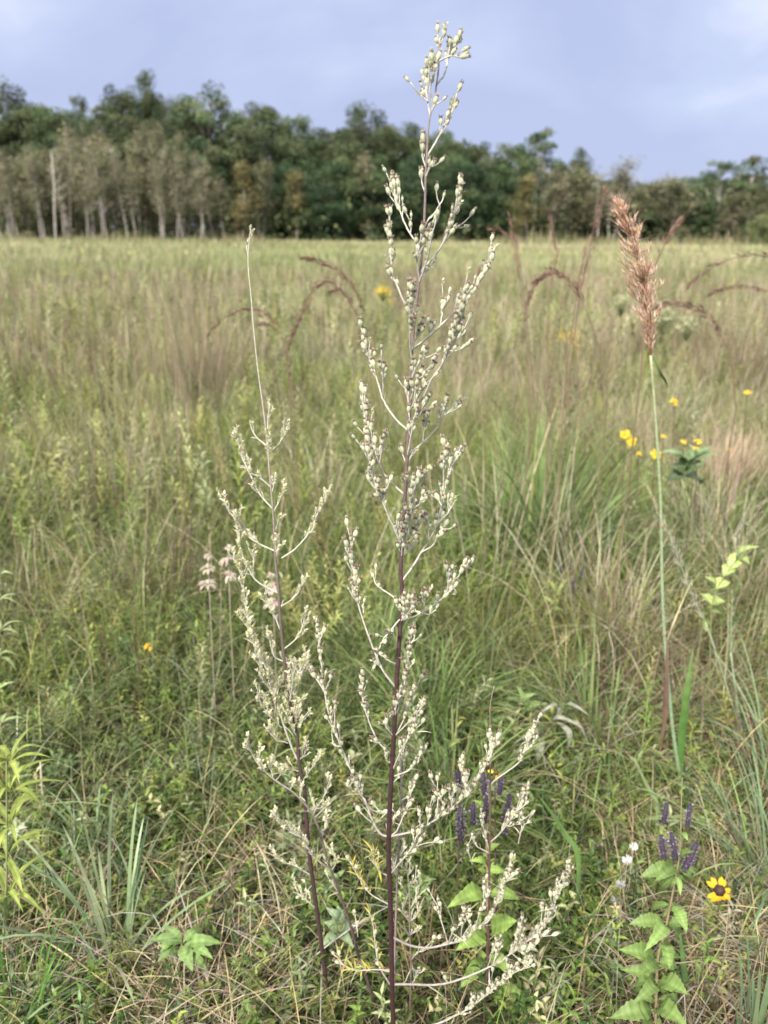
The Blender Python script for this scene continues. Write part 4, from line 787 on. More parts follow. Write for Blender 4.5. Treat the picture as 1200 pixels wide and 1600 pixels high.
hyssop('leafy hyssop with purple spikes at lower right beside the black-eyed susan',[(1066,1215),(1064,1275),(1063,1327),(1057,1364),(1047,1416),(1038,1460),(1028,1497),(1025,1574),(1023,1612)],yR,
 [(1057,1351,1001,1369,27,1,-.01),(1057,1352,1026,1374,25,1.1,-.05),(1060,1343,1081,1329,17,1.05,-.02),(1063,1300,1075,1312,13,1.5,-.02),(1057,1368,1030,1392,16,.8,.02),(1056,1366,1064,1398,11,1.5,-.03),
  (1050,1411,1074,1455,24,1.35,-.05),(1049,1412,1012,1424,16,.8,.03),(1042,1442,1013,1479,26,1.35,-.06),(1042,1440,985,1442,28,1.05,-.01),(1042,1441,1062,1460,16,.8,.04),(1036,1471,1047,1510,26,1.3,-.06),
  (1028,1500,973,1482,36,1.1,-.02),(1028,1500,1001,1520,27,1.0,-.05),(1028,1500,1060,1490,22,.8,.05),(1026,1532,976,1513,28,1.0,.0),(1026,1530,1073,1551,40,1.15,-.05),(1026,1535,997,1561,28,1.1,-.05),(1023,1577,958,1587,38,1.1,-.02),(1024,1577,1070,1597,38,1.15,-.05),(1023,1595,995,1625,30,1,-.05),(1024,1560,1060,1572,22,.85,.03)],
 [(1037,1285,1042,1256,15),(1074,1292,1078,1258,13),(1037,1340,1033,1306,16),(1055,1340,1049,1302,16),(1069,1360,1088,1318,20)],(.185,.275,.075))
yL=lambda py:1.0+.10*(1550-py)/350
hyssop('purple hyssop with lime leaves standing behind the thin dark sage stem',[(757,1200),(758,1260),(760,1320),(762,1390),(762,1450),(762,1520),(764,1560)],yL,
 [(760,1392,703,1413,44,1.2,-.05),(763,1392,812,1403,34,1.2,-.02),(761,1455,715,1482,46,1.2,-.06),(763,1452,806,1438,50,1.2,-.02),(762,1490,800,1520,40,1.2,-.06),(760,1355,738,1342,22,1.6,-.03),(760,1330,779,1318,18,1.2,0),(758,1265,741,1250,16,1.6,0),(758,1262,778,1268,16,1.2,0),(762,1500,720,1540,40,1.0,-.06),(762,1540,826,1560,40,.8,-.05),(760,1360,790,1362,20,1.2,.0)],
 [(720,1312,719,1262,21),(717,1234,715,1206,17),(739,1288,740,1254,15),(757,1240,755,1208,17),(757,1285,760,1244,16),(780,1240,783,1213,17),(788,1285,797,1242,17),(790,1305,788,1290,12)],(.215,.315,.07))
hyssop('distant small hyssop with mauve flowers and lime leaves above the dark tussock',[(890,870),(880,900),(868,940),(864,1000),(862,1060)],lambda py:2.2,
 [(866,950,848,930,20,1.2,0),(868,930,858,905,18,1.5,0),(868,935,884,905,14,1.3,0),(866,955,846,965,18,.9,0),(866,945,886,965,14,.8,0)],[(894,925,896,905,12),(906,905,912,885,12),(878,895,874,880,9),(890,890,893,872,8)],(.27,.34,.11))
# pale horsemint
for px,py,lb in ((325,885,'pale pink tiered mint flower left of the left sage, the leftmost'),(356,872,'creamy tiered mint flower just behind the left sage branches'),(424,915,'faint cream mint flower seen through the left sage stem')):
    y=1.75; b=W(px+6,1060,y); b=V(b[0],y,0); root=thing('mint_flower',b,lb,'flower','pale tiered mint flowers'); q=MB(); tube(q,[b,W(px+4,960,y),W(px,py-18,y)],[.002,.0014],V(.3,.26,.18),5); part(q,'stem',M_STEM,root)
    q=MB()
    for zz,w in ((py-16,14),(py+4,22),(py+28,26)):
        q=MB(); c=W(px+rng.uniform(-3,3),zz,y)
        for k in range(26):
            a=rng.random()*6.28; e=rng.uniform(-.5,.5); d=V(math.cos(a),math.sin(a),e); L=w/F_PX*y*.62*rng.uniform(.7,1.2)
            leaf(q,c,c+d*L,L*.42,V(0,0,1),np.array([(.54,.40,.36),(.52,.50,.36),(.46,.42,.32),(.56,.48,.42)][rng.integers(4)]),.2,.2,4)
        part(q,'flower_whorl',M_PETAL,root)
# clover head
y=1.02; c=W(285,1541,y); b=V(c[0]+.01,y,0); root=thing('clover_flower',b,'small round pink clover head low in the straw at lower left','flower'); q=MB(); tube(q,[b,c],[.0015,.0012],V(.2,.22,.1),5); part(q,'stem',M_STEM,root)
q=MB()
for k in range(90):
    d=nrm(rng.normal(0,1,3)); leaf(q,c+d*.003,c+d*.0095,.004,rng.normal(0,1,3),np.array([(.55,.33,.36),(.62,.45,.44),(.42,.24,.26)][rng.integers(3)]),.1,.2,4)
part(q,'flower_head',M_PETAL,root)

# ------------------------------------------------------------------ leafy plants, tussocks, dead leaves
def leafy(name,label,base,y,specs,col,stem,cat='plant',group=None,shape=.4,tooth=0.,back=.06,up=V(0,-.3,1)):
    P=[W(a,b_,y+back*max(0,(1600-b_))/400*0) for a,b_ in stem]; b=V(P[0][0],y,0); root=thing(name,b,label,cat,group)
    q=MB(); tube(q,smoothp([V(b[0],b[1],-.005)]+P,4),[.0024,.0018,.001],V(.24,.27,.12),5); part(q,'stem',M_STEM,root)
    for s in specs:
        bx,by,tx,ty,w,br=s[:6]; dz=s[6] if len(s)>6 else rng.uniform(-.05,.05)
        q=MB(); leaf(q,W(bx,by,y),W(tx,ty,y+dz),w/F_PX*y*1.1,up,np.array(col)*br*rng.uniform(.9,1.1),.2,.22,12,tooth,None,shape); part(q,'leaf',M_LEAF,root)
    return root
def willowy(label,x0,y,pys,nl,Lr,w,col,group=None):
    b=W(x0,1600,y); b=V(b[0],y,0); top=W(x0-4,pys[0]-12,y); root=thing('leafy_plant',b,label,'plant')
    q=MB(); tube(q,smoothp([b,(b+top)/2+V(.006,0,0),top],4),[.0028,.0020,.001],V(.24,.27,.12),5); part(q,'stem',M_STEM,root)
    for i,py in enumerate(pys):
        c=W(x0+rng.uniform(-4,4),py,y)
        for k in range(nl):
            a=k*2*PI/nl+rng.uniform(-.5,.5)+i*.9; e=rng.uniform(-.1,.75); L=Lr*rng.uniform(.65,1.2)*(.7 if i==0 else 1)
            d=V(math.cos(a)*math.cos(e),math.sin(a)*math.cos(e),math.sin(e)); q=MB()
            leaf(q,c,c+d*L+V(0,0,-.25*L*rng.random()),w*rng.uniform(.7,1.2),V(0,0,1),np.array(col)*rng.uniform(.75,1.25),rng.uniform(.1,.35),.25,9,0,None,.38); part(q,'leaf',M_LEAF,root)
willowy('lime green willow-leaved plant rising along the left picture edge',14,1.02,(1190,1238,1290,1340,1400),8,.084,.0100,(.30,.36,.08))
willowy('pale grey green leafy stalk at the left picture edge above the lime one',-2,1.45,(900,940,985,1030,1080,1130),6,.045,.009,(.27,.33,.14))
leafy('leafy_plant','low plant with broad lobed green leaves near the clover head','',1.0,[(288,1478,345,1470,24,1.0,.0),(300,1480,330,1494,20,1.05,-.03),(285,1478,300,1515,26,1.1,-.04),(283,1474,236,1466,22,.9,0),(284,1472,258,1446,18,.95,.02),(286,1472,316,1448,18,.85,.03),(280,1480,246,1500,20,.8,-.03),(270,1470,250,1486,18,.9,-.02),(290,1484,322,1512,20,.9,-.03)],(.22,.33,.10),[(280,1520),(284,1475)],tooth=.06)
leafy('leafy_plant','light green sprig with paired leaves right of the leaning feathery head','',1.85,[(1112,945,1095,925,16,1.3),(1112,945,1132,938,20,1.2),(1118,920,1105,900,16,1.4),(1118,920,1140,905,22,1.5),(1130,900,1150,880,20,1.4),(1140,890,1162,862,22,1.4),(1150,880,1180,850,20,1.2),(1112,950,1096,965,18,1.1),(1112,955,1130,970,16,1.0),(1110,965,1102,985,14,1.0),(1155,872,1172,880,14,1.2)],(.29,.35,.12),[(1108,1120),(1110,1000),(1116,930),(1150,875),(1170,855)])
leafy('leafy_plant','dark teal leaved plant below the pair of yellow daisies','',2.6,[(1070,740,1048,725,26,.8),(1070,742,1100,720,30,1.0),(1070,745,1040,750,30,.6),(1070,745,1098,752,30,.7),(1070,735,1076,705,24,1.1),(1070,735,1055,705,22,1.2),(1070,735,1105,695,22,1.2),(1072,728,1120,705,20,1.2),(1072,728,1040,700,20,1.3)],(.17,.24,.11),[(1070,830),(1070,700)])
leafy('leafy_plant','pale blue green broad leaves low between the two left sages','',1.05,[(530,1455,508,1440,22,1,.0),(530,1455,552,1438,22,1.1,.02),(530,1460,504,1475,22,.9,-.03),(530,1445,528,1415,22,1.,.02),(530,1460,550,1475,20,.9,-.04),(528,1440,512,1418,18,1,0)],(.27,.35,.19),[(530,1500),(530,1445)])
leafy('leafy_plant','big dark green leaves in the bottom right corner of the sage','',1.0,[(850,1590,800,1545,44,.9),(850,1590,880,1525,46,.8),(850,1590,905,1560,44,.7),(850,1590,830,1520,40,1.0),(850,1590,780,1580,36,1.1),(850,1590,920,1590,40,.7)],(.11,.21,.05),[(850,1625),(850,1590)],tooth=.08)
leafy('leafy_plant','light green fern-like sprays right of the tallest sage at mid height','',1.75,[(810,1130,780,1095,22,1.1),(812,1125,800,1085,20,1.2),(815,1120,830,1080,22,1.2),(815,1125,850,1095,22,1.1),(815,1130,860,1115,20,1.0),(812,1135,770,1120,20,.9),(814,1120,815,1075,20,1.2),(815,1138,846,1140,18,.9)],(.25,.33,.13),[(814,1220),(813,1120)])
# wilted pale leaves
root=thing('wilted_plant',G(850,1215),'wilted plant with curled pale grey leaves behind the right sage sprig','plant'); yw=root.location[1]
q=MB(); tube(q,[np.array(root.location),W(850,1150,yw),W(880,1110,yw)],[.0022,.0012],V(.35,.28,.22),5); part(q,'stem',M_STEM,root)
for bx,by,tx,ty,w in ((860,1140,905,1128,20),(870,1128,892,1172,24),(850,1150,838,1195,24),(870,1120,850,1105,16),(880,1115,915,1108,18),(846,1160,812,1150,20),(850,1165,800,1180,20),(880,1130,920,1150,16),(850,1180,848,1225,20),(866,1175,885,1210,14)):
    q=MB(); leaf(q,W(bx,by,yw),W(tx,ty,yw-.04),w/F_PX*yw*.62,V(0,-.2,1),V(.33,.33,.25)*rng.uniform(.75,1.15),.35,.5,9); part(q,'leaf',M_STRAW,root)
# curled dry leaf blades
gcd='curled tan dead leaves lying left of the sages'
for pts,lb in (([(348,1402),(352,1376),(362,1358),(376,1349)],'curled tan leaf arching up, leftmost of the dead leaf trio'),([(360,1420),(366,1390),(374,1375),(386,1369),(400,1374)],'curled tan leaf hooking over, middle of the dead leaf trio'),([(400,1384),(408,1400),(407,1425),(398,1440)],'curled tan leaf hanging down, rightmost of the dead leaf trio')):
    y=1.22; P=[W(a,b,y) for a,b in pts]; q=MB(); ribbon(q,P,[.004,.010,.011,.006],V(.52,.40,.28),V(.6,.5,0),.35); o=q.build('dry_leaf',M_STRAW); tag(o,lb,'dead leaf',gcd)
def stick(name,label,p0,p1,r,c,cat):
    q=MB(); a=np.array(p0);b=np.array(p1); tube(q,[a,a*.66+b*.34+V(.002,0,.003),a*.3+b*.7,b],[r,r*.9,r*.6],np.array(c),6); o=q.build(name,M_STEM); return tag(o,label,cat)
stick('dry_stick','straight grey dead stalk slanting down right beside the left sage',W(405,1446,1.12),G(474,1540,.01),.0040,(.40,.33,.28),'stick')
stick('straw','long yellow straw lying diagonally across the lower left corner',G(60,1462,.10),G(270,1612,.04),.0016,(.50,.42,.20),'straw')
stick('dry_stick','upright bleached stalk stump near the lime leaved plant at left',G(70,1300,0),W(63,1190,1.38),.0030,(.48,.42,.34),'stick')
stick('dry_stick','bleached stalk leaning among the seed fluff at lower right',G(938,1465,.0),W(990,1375,1.25),.0018,(.45,.40,.36),'stick')
# seed fluff
gfl='white seed fluff left of the leafy hyssop'
for px,py,s,lb in ((980,1343,.016,'roundest white seed tuft, left of the purple spikes'),(990,1322,.014,'small white seed tuft topmost of the four by the hyssop'),(970,1382,.016,'greyish seed tuft below the roundest white one'),(962,1408,.018,'greyish seed tuft lowest of the four by the hyssop')):
    y=1.17; c=W(px,py,y); b=V(c[0],y,0); root=thing('seed_fluff',b,lb,'seed head',gfl); q=MB(); tube(q,[b,(b+c)/2+V(.003,0,0),c],[.001,.0007],V(.34,.26,.22),4); part(q,'stem',M_STEM,root); q=MB()
    for k in range(60):
        d=nrm(rng.normal(0,1,3)*V(1,1,.6)); ribbon(q,[c,c+d*s*.4,c+d*s*.62],[.0012,.0018,.0014],V(.72,.70,.68)*(1 if py<1350 else .7),side=rng.normal(0,1,3))
    part(q,'fluff',M_PETAL,root)

# tussocks and blades
def tussock(name,label,px,py,n,L,w,pal,spread=.05,tilt=22,bend=55,group=None,K=8,cat='grass',toff=None,mat=None,bias=None):
    g=G(px,py) if py<1650 else G(px,1650); q=MB(); r=rng.random(n)**.5*spread; a=rng.random(n)*2*PI
    phi=a+rng.normal(0,.5,n) if bias is None else rng.normal(bias,.7,n)
    c=jit(pick(pal,n),.18)
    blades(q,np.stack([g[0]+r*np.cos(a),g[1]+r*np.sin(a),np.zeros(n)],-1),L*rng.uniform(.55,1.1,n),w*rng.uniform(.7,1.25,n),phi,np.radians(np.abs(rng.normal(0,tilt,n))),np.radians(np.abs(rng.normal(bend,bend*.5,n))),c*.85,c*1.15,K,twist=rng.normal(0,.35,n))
    o=q.build(name,mat or M_GRASS,origin=g); o.location=[float(v) for v in g]; return tag(o,label,cat,group)
DG=[(.12,.19,.05),(.15,.22,.065),(.09,.15,.04),(.19,.25,.085),(.24,.27,.11)]
BG=[(.19,.27,.14),(.15,.23,.11),(.22,.29,.15)]
gt='broad bladed green tussocks'
for a in [('large dark green tussock of arching blades right of the tallest sage',845,905,330,.64,.0090,DG,.13,20,70),
 ('tall upright green tussock beneath the three goldenrod spikes',850,800,80,.70,.0065,DG,.12,14,48),
 ('fresh green tussock filling the gap left of the large dark one',790,880,150,.52,.0080,DG,.10,20,75),
 ('green arching tussock low behind the purple hyssop spikes',700,1290,110,.30,.0060,DG,.06,24,75),
 ('green arching tussock between the wilted plant and the dry indiangrass leaf',935,1190,130,.36,.0062,DG,.08,26,80),
 ('green tussock of arching blades between the tallest sage and the large dark one',735,940,120,.50,.0075,DG,.09,22,75),
 ('green tussock of arching blades directly behind the tallest sage stem',668,1165,150,.36,.0060,DG,.07,24,70),
 ('dark green tussock low behind the sages between the left and tallest stems',590,1075,110,.36,.0058,DG,.08,26,70),
 ('pale arching tussock right of the large dark green one',925,945,90,.45,.0065,BG,.09,25,85),
 ('bluish broad bladed tussock at lower left below the lime leaved plant',182,1535,24,.32,.0080,BG+[(.26,.33,.17)],.035,14,50),
 ('small bluish tussock at the left under the upright bleached stalk',155,1345,34,.22,.0070,BG,.03,18,60),
 ('bluish broad blades in the bottom right corner',1172,1650,12,.24,.0105,BG,.03,5,12),
 ('light green arching tussock cut by the right picture edge',1205,1420,50,.34,.0060,BG+[(.24,.30,.12)],.05,20,80),
 ('arching blades spilling left from the right picture edge higher up',1210,1250,50,.40,.0052,BG,.06,25,85),
 ('small bright tussock between the left sage and the picture bottom',450,1620,40,.18,.0040,DG,.04,25,50),
 ('dark green tussock at the very bottom left corner',30,1640,50,.22,.0045,[(.09,.2,.03),(.12,.24,.05)],.05,18,45),
 ('loose green tussock below the lone orange flower',245,1140,50,.28,.0042,BG+DG,.06,20,70),
 ('yellowish green tussock under the drooping feathery head',1080,1130,80,.30,.0036,[(.24,.27,.10),(.3,.3,.15),(.18,.24,.08)],.08,28,75)]:
    tussock('grass_tussock',*a,group=gt)
# single broad blades crossing the view
for pts,y,w,c,lb in (([(905,1345),(888,1310),(865,1275),(838,1238)],1.15,.010,(.16,.27,.08),'broad green blade slanting up left across the clover patch'),([(1028,1262),(1018,1240),(1005,1215),(992,1182)],1.35,.008,(.26,.34,.16),'pale green blade slanting toward the hyssop top'),([(240,1510),(238,1450),(214,1398),(176,1300)],1.12,.008,(.24,.33,.14),'long pale blade arching over left of the lobed leaves'),([(1078,1630),(1075,1560),(1068,1500),(1062,1450)],1.0,.013,(.15,.26,.09),'wide green blade standing behind the leafy hyssop stem')):
    q=MB(); P=[W(a,b,y) for a,b in pts]; g=V(P[0][0]+.01,y,-.005); 
    if P[0][2]>.03: P=[g]+P
    ribbon(q,P,[w*.7,w,w*.9,w*.6,w*.05],np.array(c),V(1,.2,.2),.2); tag(q.build('grass_shoot',M_GRASS),lb,'grass blade','single broad blades')
# wispy brown bluestem clumps in the middle distance
BS=[(.26,.20,.14),(.33,.26,.18),(.21,.165,.11),(.38,.31,.22),(.24,.22,.11)]
for px,py,n,L,sp,lb in ((312,668,210,1.0,.15,'tall wispy brown grass clump left of the bare sage tip'),(262,640,120,.85,.14,'smaller wispy brown clump immediately left of the tallest wispy one'),(345,640,120,.85,.12,'wispy brown clump right of the tallest wispy one'),(180,600,120,.8,.2,'wispy brown clump midway to the left edge'),(60,585,110,.8,.2,'wispy brown clump near the left picture edge'),
  (210,700,60,.8,.1,'thin dark brown clump in front of the left wispy clumps'),(850,700,120,.95,.16,'brown and green clump under the dark arching head'),(1165,620,110,.8,.2,'wispy brown clump near the right picture edge'),(700,560,110,.85,.25,'wispy brown clump behind the sage flower branches'),(520,600,60,.75,.2,'thin wispy clump under the drooping trio'),(1090,590,110,.8,.22,'wispy straw clump right of the indiangrass stalk'),(960,610,110,.85,.2,'wispy brown clump left of the indiangrass stalk')):
    g=G(px,py); tussock('bluestem_clump',lb,px,py,n,L,.0032*max(1,g[1]/4.5),BS,sp,7,14,'wispy brown bluestem clumps',6,mat=M_STRAW)
# dry cone of tan straw
tussock('dry_tussock','fan of dry pinkish straw leaning right near the right picture edge',1118,800,260,.42,.0034,[(.42,.30,.22),(.36,.26,.19),(.48,.37,.27)],.10,12,18,bias=.3,mat=M_STRAW)
tussock('dry_tussock','patch of bent dead straw between the sages and the clover head',330,1600,260,.16,.0028,[(.48,.39,.25),(.40,.31,.2),(.52,.44,.3)],.10,55,60,mat=M_STRAW)
# thin dark seed stalks
gs='thin dark seed stalks on the left'
for i,(x0,y0,x1,y1,y,lb) in enumerate([(212,1110,208,935,1.75,'darkest upright seed stalk near the lone orange flower'),(170,1130,160,985,1.8,'dark seed stalk left of the darkest one'),(152,1150,118,880,1.75,'thin grey stalk leaning left of the dark ones'),(245,870,235,640,2.5,'tall thin brown stalk above the dark seed stalks'),(285,860,275,650,2.6,'tall thin brown stalk beside the wispy clump base'),(55,760,52,590,3.0,'pale thin stalk near the left picture edge'),(35,870,5,770,2.3,'dark stalk with a bead-like head at the left picture edge'),(120,760,100,560,3.1,'thin straw stalk right of the pale stalk on the left'),(330,1010,345,880,1.9,'thin brown stalk beneath the leftmost mint flower')]):
    b=W(x0,y0,y); b=V(b[0],y,0); e=W(x1,y1,y); root=thing('seed_stalk',b,lb,'dry stalk',gs); q=MB(); tube(q,smoothp([b,(b+e)/2+V(.006,0,0),e],4),[.0018,.0010],V(.16,.11,.07) if i in (0,1,6) else V(.30,.24,.16),5); part(q,'stem',M_STEM,root)
    q=MB(); spray(q,np.array([e*.62+b*.38,e*.8+b*.2,e+V(0,0,.002)]),40 if i in (0,1,6) else 24,.006,.010,.003,[(.13,.09,.06),(.2,.14,.09)] if i in (0,1,6) else [(.36,.30,.2),(.3,.24,.16)],1.0); part(q,'seed_head',M_STRAW,root)
for px,py in ((484,850),(505,870),(470,880)):
    pass
# ------------------------------------------------------------------ the wood at the meadow's far edge
def leafquads(mb,p,size,c):
    n=len(p); a=nrm(rng.normal(0,1,(n,3))); b=nrm(np.cross(a,rng.normal(0,1,(n,3)))); s=(size*rng.uniform(.6,1.3,n))[:,None]
    v=np.stack([p-a*s*.6,p+b*s*.38,p+a*s*.6,p-b*s*.38],1).reshape(-1,3)
    mb.add(v,np.arange(4*n).reshape(n,4),np.repeat(c,4,0))
def limb(p0,d,L,r,mb,c,k=4,up=.25):
    p=[p0]; d=nrm(d)
    for i in range(k): d=nrm(d+rng.normal(0,.16,3)+V(0,0,up*.4)); p.append(p[-1]+d*L/k)
    tube(mb,p,[r,r*.25],c,5); return p
def proto_broad(seed,h=16.,w=10.,low=.22,ncl=88,pal=((.05,.085,.03),(.065,.105,.035),(.04,.07,.03),(.085,.115,.045)),per=230,leaf_s=.24,bark=V(.12,.10,.08)):
    """trunk + crown meshes, base at the origin"""
    global rng; keep=rng; rng=np.random.default_rng(seed)
    tm,cm=MB(),MB()
    tp=[V(0,0,-.2)]; 
    for i in range(1,6): tp.append(V(rng.normal(0,.12),rng.normal(0,.12),h*.8*i/5))
    tube(tm,tp,[h*.022,h*.005],bark,7)
    for i in range(ncl):
        u=nrm(rng.normal(0,1,3)); rr=rng.random()**.35
        zc=(low+(1-low)*.52)*h; q=V(u[0]*w*.5*rr,u[1]*w*.5*rr,zc+u[2]*(1-low)*h*.5*rr*(1.0 if u[2]>0 else .95))
        q[:2]*=1-.35*max(0,(q[2]/h-.6)/.4)
        q+=V(rng.normal(0,.4),rng.normal(0,.4),rng.normal(0,.2))
        if i%4==0: t0=tp[min(4,max(1,int(q[2]/h*4.2)))]; limb(t0,q-t0,np.linalg.norm(q-t0)*.9,h*.007,tm,bark)
        cr_=rng.uniform(.10,.175)*w; base=np.array(pal[rng.integers(len(pal))])*rng.uniform(.75,1.3)
        k=int(per*rng.uniform(.6,1.3)); d=nrm(rng.normal(0,1,(k,3)))*(rng.random(k)**.4)[:,None]*V(cr_,cr_,cr_*.72)
        leafquads(cm,q+d,leaf_s,jit(np.tile(base,(k,1)),.22))
    a=(tm,cm); rng=keep; return a
def proto_birch(seed,h=12.,w=3.4,dens=1.0,pal=((.26,.25,.145),(.21,.225,.115),(.30,.275,.175),(.18,.195,.10)),bark=V(.42,.38,.33),low=.16,stems=1,leaf_s=.15):
    global rng; keep=rng; rng=np.random.default_rng(seed); tm,cm=MB(),MB()
    for s in range(stems):
        ox,oy=(0,0) if stems==1 else (rng.normal(0,.35),rng.normal(0,.35)); lean=rng.normal(0,.03,2); hh=h*(1 if s==0 else rng.uniform(.75,.95)); tp=[]
        for i in range(7): t=i/6; tp.append(V(ox+lean[0]*hh*t+rng.normal(0,.03),oy+lean[1]*hh*t+rng.normal(0,.03),-.2+hh*t))
        tube(tm,tp,[.054,.05,.042,.014],bark,6)
        for i in range(int(52*hh/12)):
            t=low+(1-low)*rng.random()**.85; b=V(*[np.interp(t,np.linspace(0,1,7),[p[k] for p in tp]) for k in range(3)])
            a=rng.random()*2*PI; L=w*.55*(1.1-.75*t)*rng.uniform(.6,1.25); e=rng.uniform(.5,1.1)
            lp=limb(b,V(math.cos(a)*math.cos(e),math.sin(a)*math.cos(e),math.sin(e)),L,.022,tm,bark*.8,4,.1)
            k=int(66*dens*rng.uniform(.4,1.5)); base=np.array(pal[rng.integers(len(pal))])*rng.uniform(.8,1.25)
            tt=rng.uniform(.25,1.05,k); pts=np.array([[np.interp(x_,np.linspace(0,1,5),[p[q] for p in lp]) for q in range(3)] for x_ in tt])+rng.normal(0,.20,(k,3))*V(1,1,2.4)
            if k: leafquads(cm,pts,leaf_s,jit(np.tile(base,(k,1)),.22))
    rng=keep; return tm,cm
def proto_pine(seed,h=14.,w=5.):
    global rng; keep=rng; rng=np.random.default_rng(seed); tm,cm=MB(),MB()
    tube(tm,[V(0,0,-.2),V(.1,0,h*.5),V(0,.1,h)],[.22,.03],V(.14,.10,.08),6)
    for i in range(70):
        t=.2+.8*rng.random(); a=rng.random()*2*PI; L=w*.5*(1.08-t)**.8*rng.uniform(.6,1.2); b=V(0,0,h*t); d=V(math.cos(a),math.sin(a),.2)
        lp=limb(b,d,L,.03,tm,V(.14,.10,.08)); k=80; tt=rng.uniform(.2,1.05,k)
        pts=np.array([[np.interp(x_,np.linspace(0,1,5),[p[q] for p in lp]) for q in range(3)] for x_ in tt])+rng.normal(0,.2,(k,3))*V(1,1,.6)
        leafquads(cm,pts,.26,jit(np.tile((.04,.075,.04),(k,1)),.25))
    rng=keep; return tm,cm
PROTO={}
DK=((.080,.108,.048),(.10,.128,.054),(.07,.092,.043),(.12,.135,.064))
GG=((.105,.155,.07),(.13,.175,.08),(.085,.13,.06),(.15,.18,.085))
for k in range(3): PROTO['oak',k]=(16.,)+proto_broad(100+k,16,10.5,.08,112,DK)
for k in range(2): PROTO['maple',k]=(16.,)+proto_broad(120+k,16,9,.08,96,GG)
for k in range(3): PROTO['skirted',k]=(9.,)+proto_broad(140+k,9,7.5,.0,92,((.058,.10,.046),(.08,.125,.052),(.052,.085,.042),(.105,.14,.058)),200,.20)
for k in range(4): PROTO['birch',k]=(12.,)+proto_birch(160+k,12,2.9,1.0,stems=1+k%2)
for k in range(2): PROTO['sparse_birch',k]=(12.,)+proto_birch(180+k,12,3.4,.42,pal=((.26,.25,.15),(.30,.27,.18),(.21,.225,.12)),stems=2,leaf_s=.15,low=.36)
for k in range(2): PROTO['yellow_birch',k]=(9.,)+proto_birch(190+k,9,3.8,1.3,pal=((.23,.205,.085),(.19,.185,.075),(.27,.22,.10),(.15,.16,.065)),low=.15)
PROTO['pine',0]=(14.,)+proto_pine(200); PROTO['pine',1]=(14.,)+proto_pine(201,14,4)
PROTO['open_tree',0]=(13.,)+proto_broad(210,13,6.5,.34,40,GG,110,.24,V(.40,.37,.33)); PROTO['open_tree',1]=(13.,)+proto_broad(211,13,6,.36,36,((.08,.11,.05),(.12,.13,.06)),100,.24,V(.40,.37,.33))
BUILT={}
def tree(kind,k,px,top,D,wpx=None,label='',cat='tree',group=None,name=None):
    h0,tm,cm=PROTO[kind,k]
    g=W(px,365,D); H=W(px,top,D)[2]; s=H/h0
    if (kind,k) not in BUILT:
        t_=tm.build('trunk',M_BARK); c_=cm.build('crown',M_TREE,smooth=False); v=np.concatenate(cm.v); BUILT[kind,k]=[t_,c_,False,np.percentile(v[:,0],97)-np.percentile(v[:,0],3),np.percentile(v[:,2],99.7)]
    t_,c_,used,w0,hh=BUILT[kind,k]
    s=H/hh; root=thing(name or {'oak':'oak_tree','maple':'broadleaf_tree','skirted':'broadleaf_tree','birch':'birch_tree','sparse_birch':'birch_tree','yellow_birch':'birch_tree','pine':'pine_tree','open_tree':'aspen_tree'}[kind],(g[0],D,0),label,cat,group)
    sx=s if wpx is None else (wpx/F_PX*D*.94)/w0
    root.scale=(sx,sx,s); root.rotation_euler=(0,0,rng.random()*6.28)
    for o in (t_,c_):
        q=o if not used else o.copy()
        if used: scene.collection.objects.link(q)
        q.parent=root
    BUILT[kind,k][2]=True
    return root
GB_='dark broadleaf trees along the skyline'
LBL=[]
# skyline trees: kind, variant, px, top py, distance, width px, label
for a in [
 ('oak',0,22,122,93,135,'broad dark oak at the far left end of the skyline'),
 ('maple',0,70,170,92,100,'grey green broadleaf tree just right of the far left oak'),
 ('maple',1,118,172,94,90,'light green tree in the dip between the two left skyline humps'),
 ('open_tree',1,147,150,90,34,'thin yellowish tree poking up above the dip in the left skyline'),
 ('oak',1,205,142,95,80,'dark tree left of the tallest feathery top on the skyline'),
 ('oak',2,246,116,96,62,'narrow tree with the highest feathery top of the whole skyline'),
 ('oak',0,280,158,94,78,'dark brownish tree directly right of the tallest feathery treetop'),
 ('maple',0,338,142,92,120,'large round green crown above the birch stand in the skyline'),
 ('oak',1,412,166,92,105,'wide dark crown right of the large round green crown'),
 ('maple',1,466,184,92,78,'rounded green crown halfway down the skyline above the thin sage tip'),
 ('oak',2,510,204,93,62,'lower dark crown in the skyline left of the twin centre oaks'),
 ('oak',0,572,166,91,98,'bushy dark oak on the skyline just left of the sage stem'),
 ('oak',2,640,196,92,76,'dark crown on the skyline right behind the tall sage stem'),
 ('maple',0,686,208,90,84,'dense green crown immediately right of the sage stem on the skyline'),
 ('oak',1,745,228,93,82,'even topped dark tree between the sage tip and the spiky crown'),
 ('maple',1,795,226,92,66,'lighter green tree left of the spiky crown on the right skyline'),
 ('open_tree',0,832,203,90,62,'tree with a spiky tufted top standing above the right skyline'),
 ('oak',2,897,234,92,40,'slim dark crown peeking over the birches on the right skyline'),
 ('oak',1,866,256,93,60,'low dark tree filling behind the birches left of the slim crown'),
 ('oak',2,945,282,94,74,'dark low crown behind the twiggy birch beside the indiangrass plume'),
 ('oak',0,1010,284,95,80,'low dark crown above and right of the indiangrass plume'),
 ('maple',1,1085,276,95,84,'green crown behind the white forked trunk near the right edge'),
 ('oak',1,1160,272,95,84,'dark crown at the right end of the skyline'),
 ('maple',0,1225,270,95,80,'dark green tree cut off by the right picture edge'),
]: tree(*a,group=GB_)
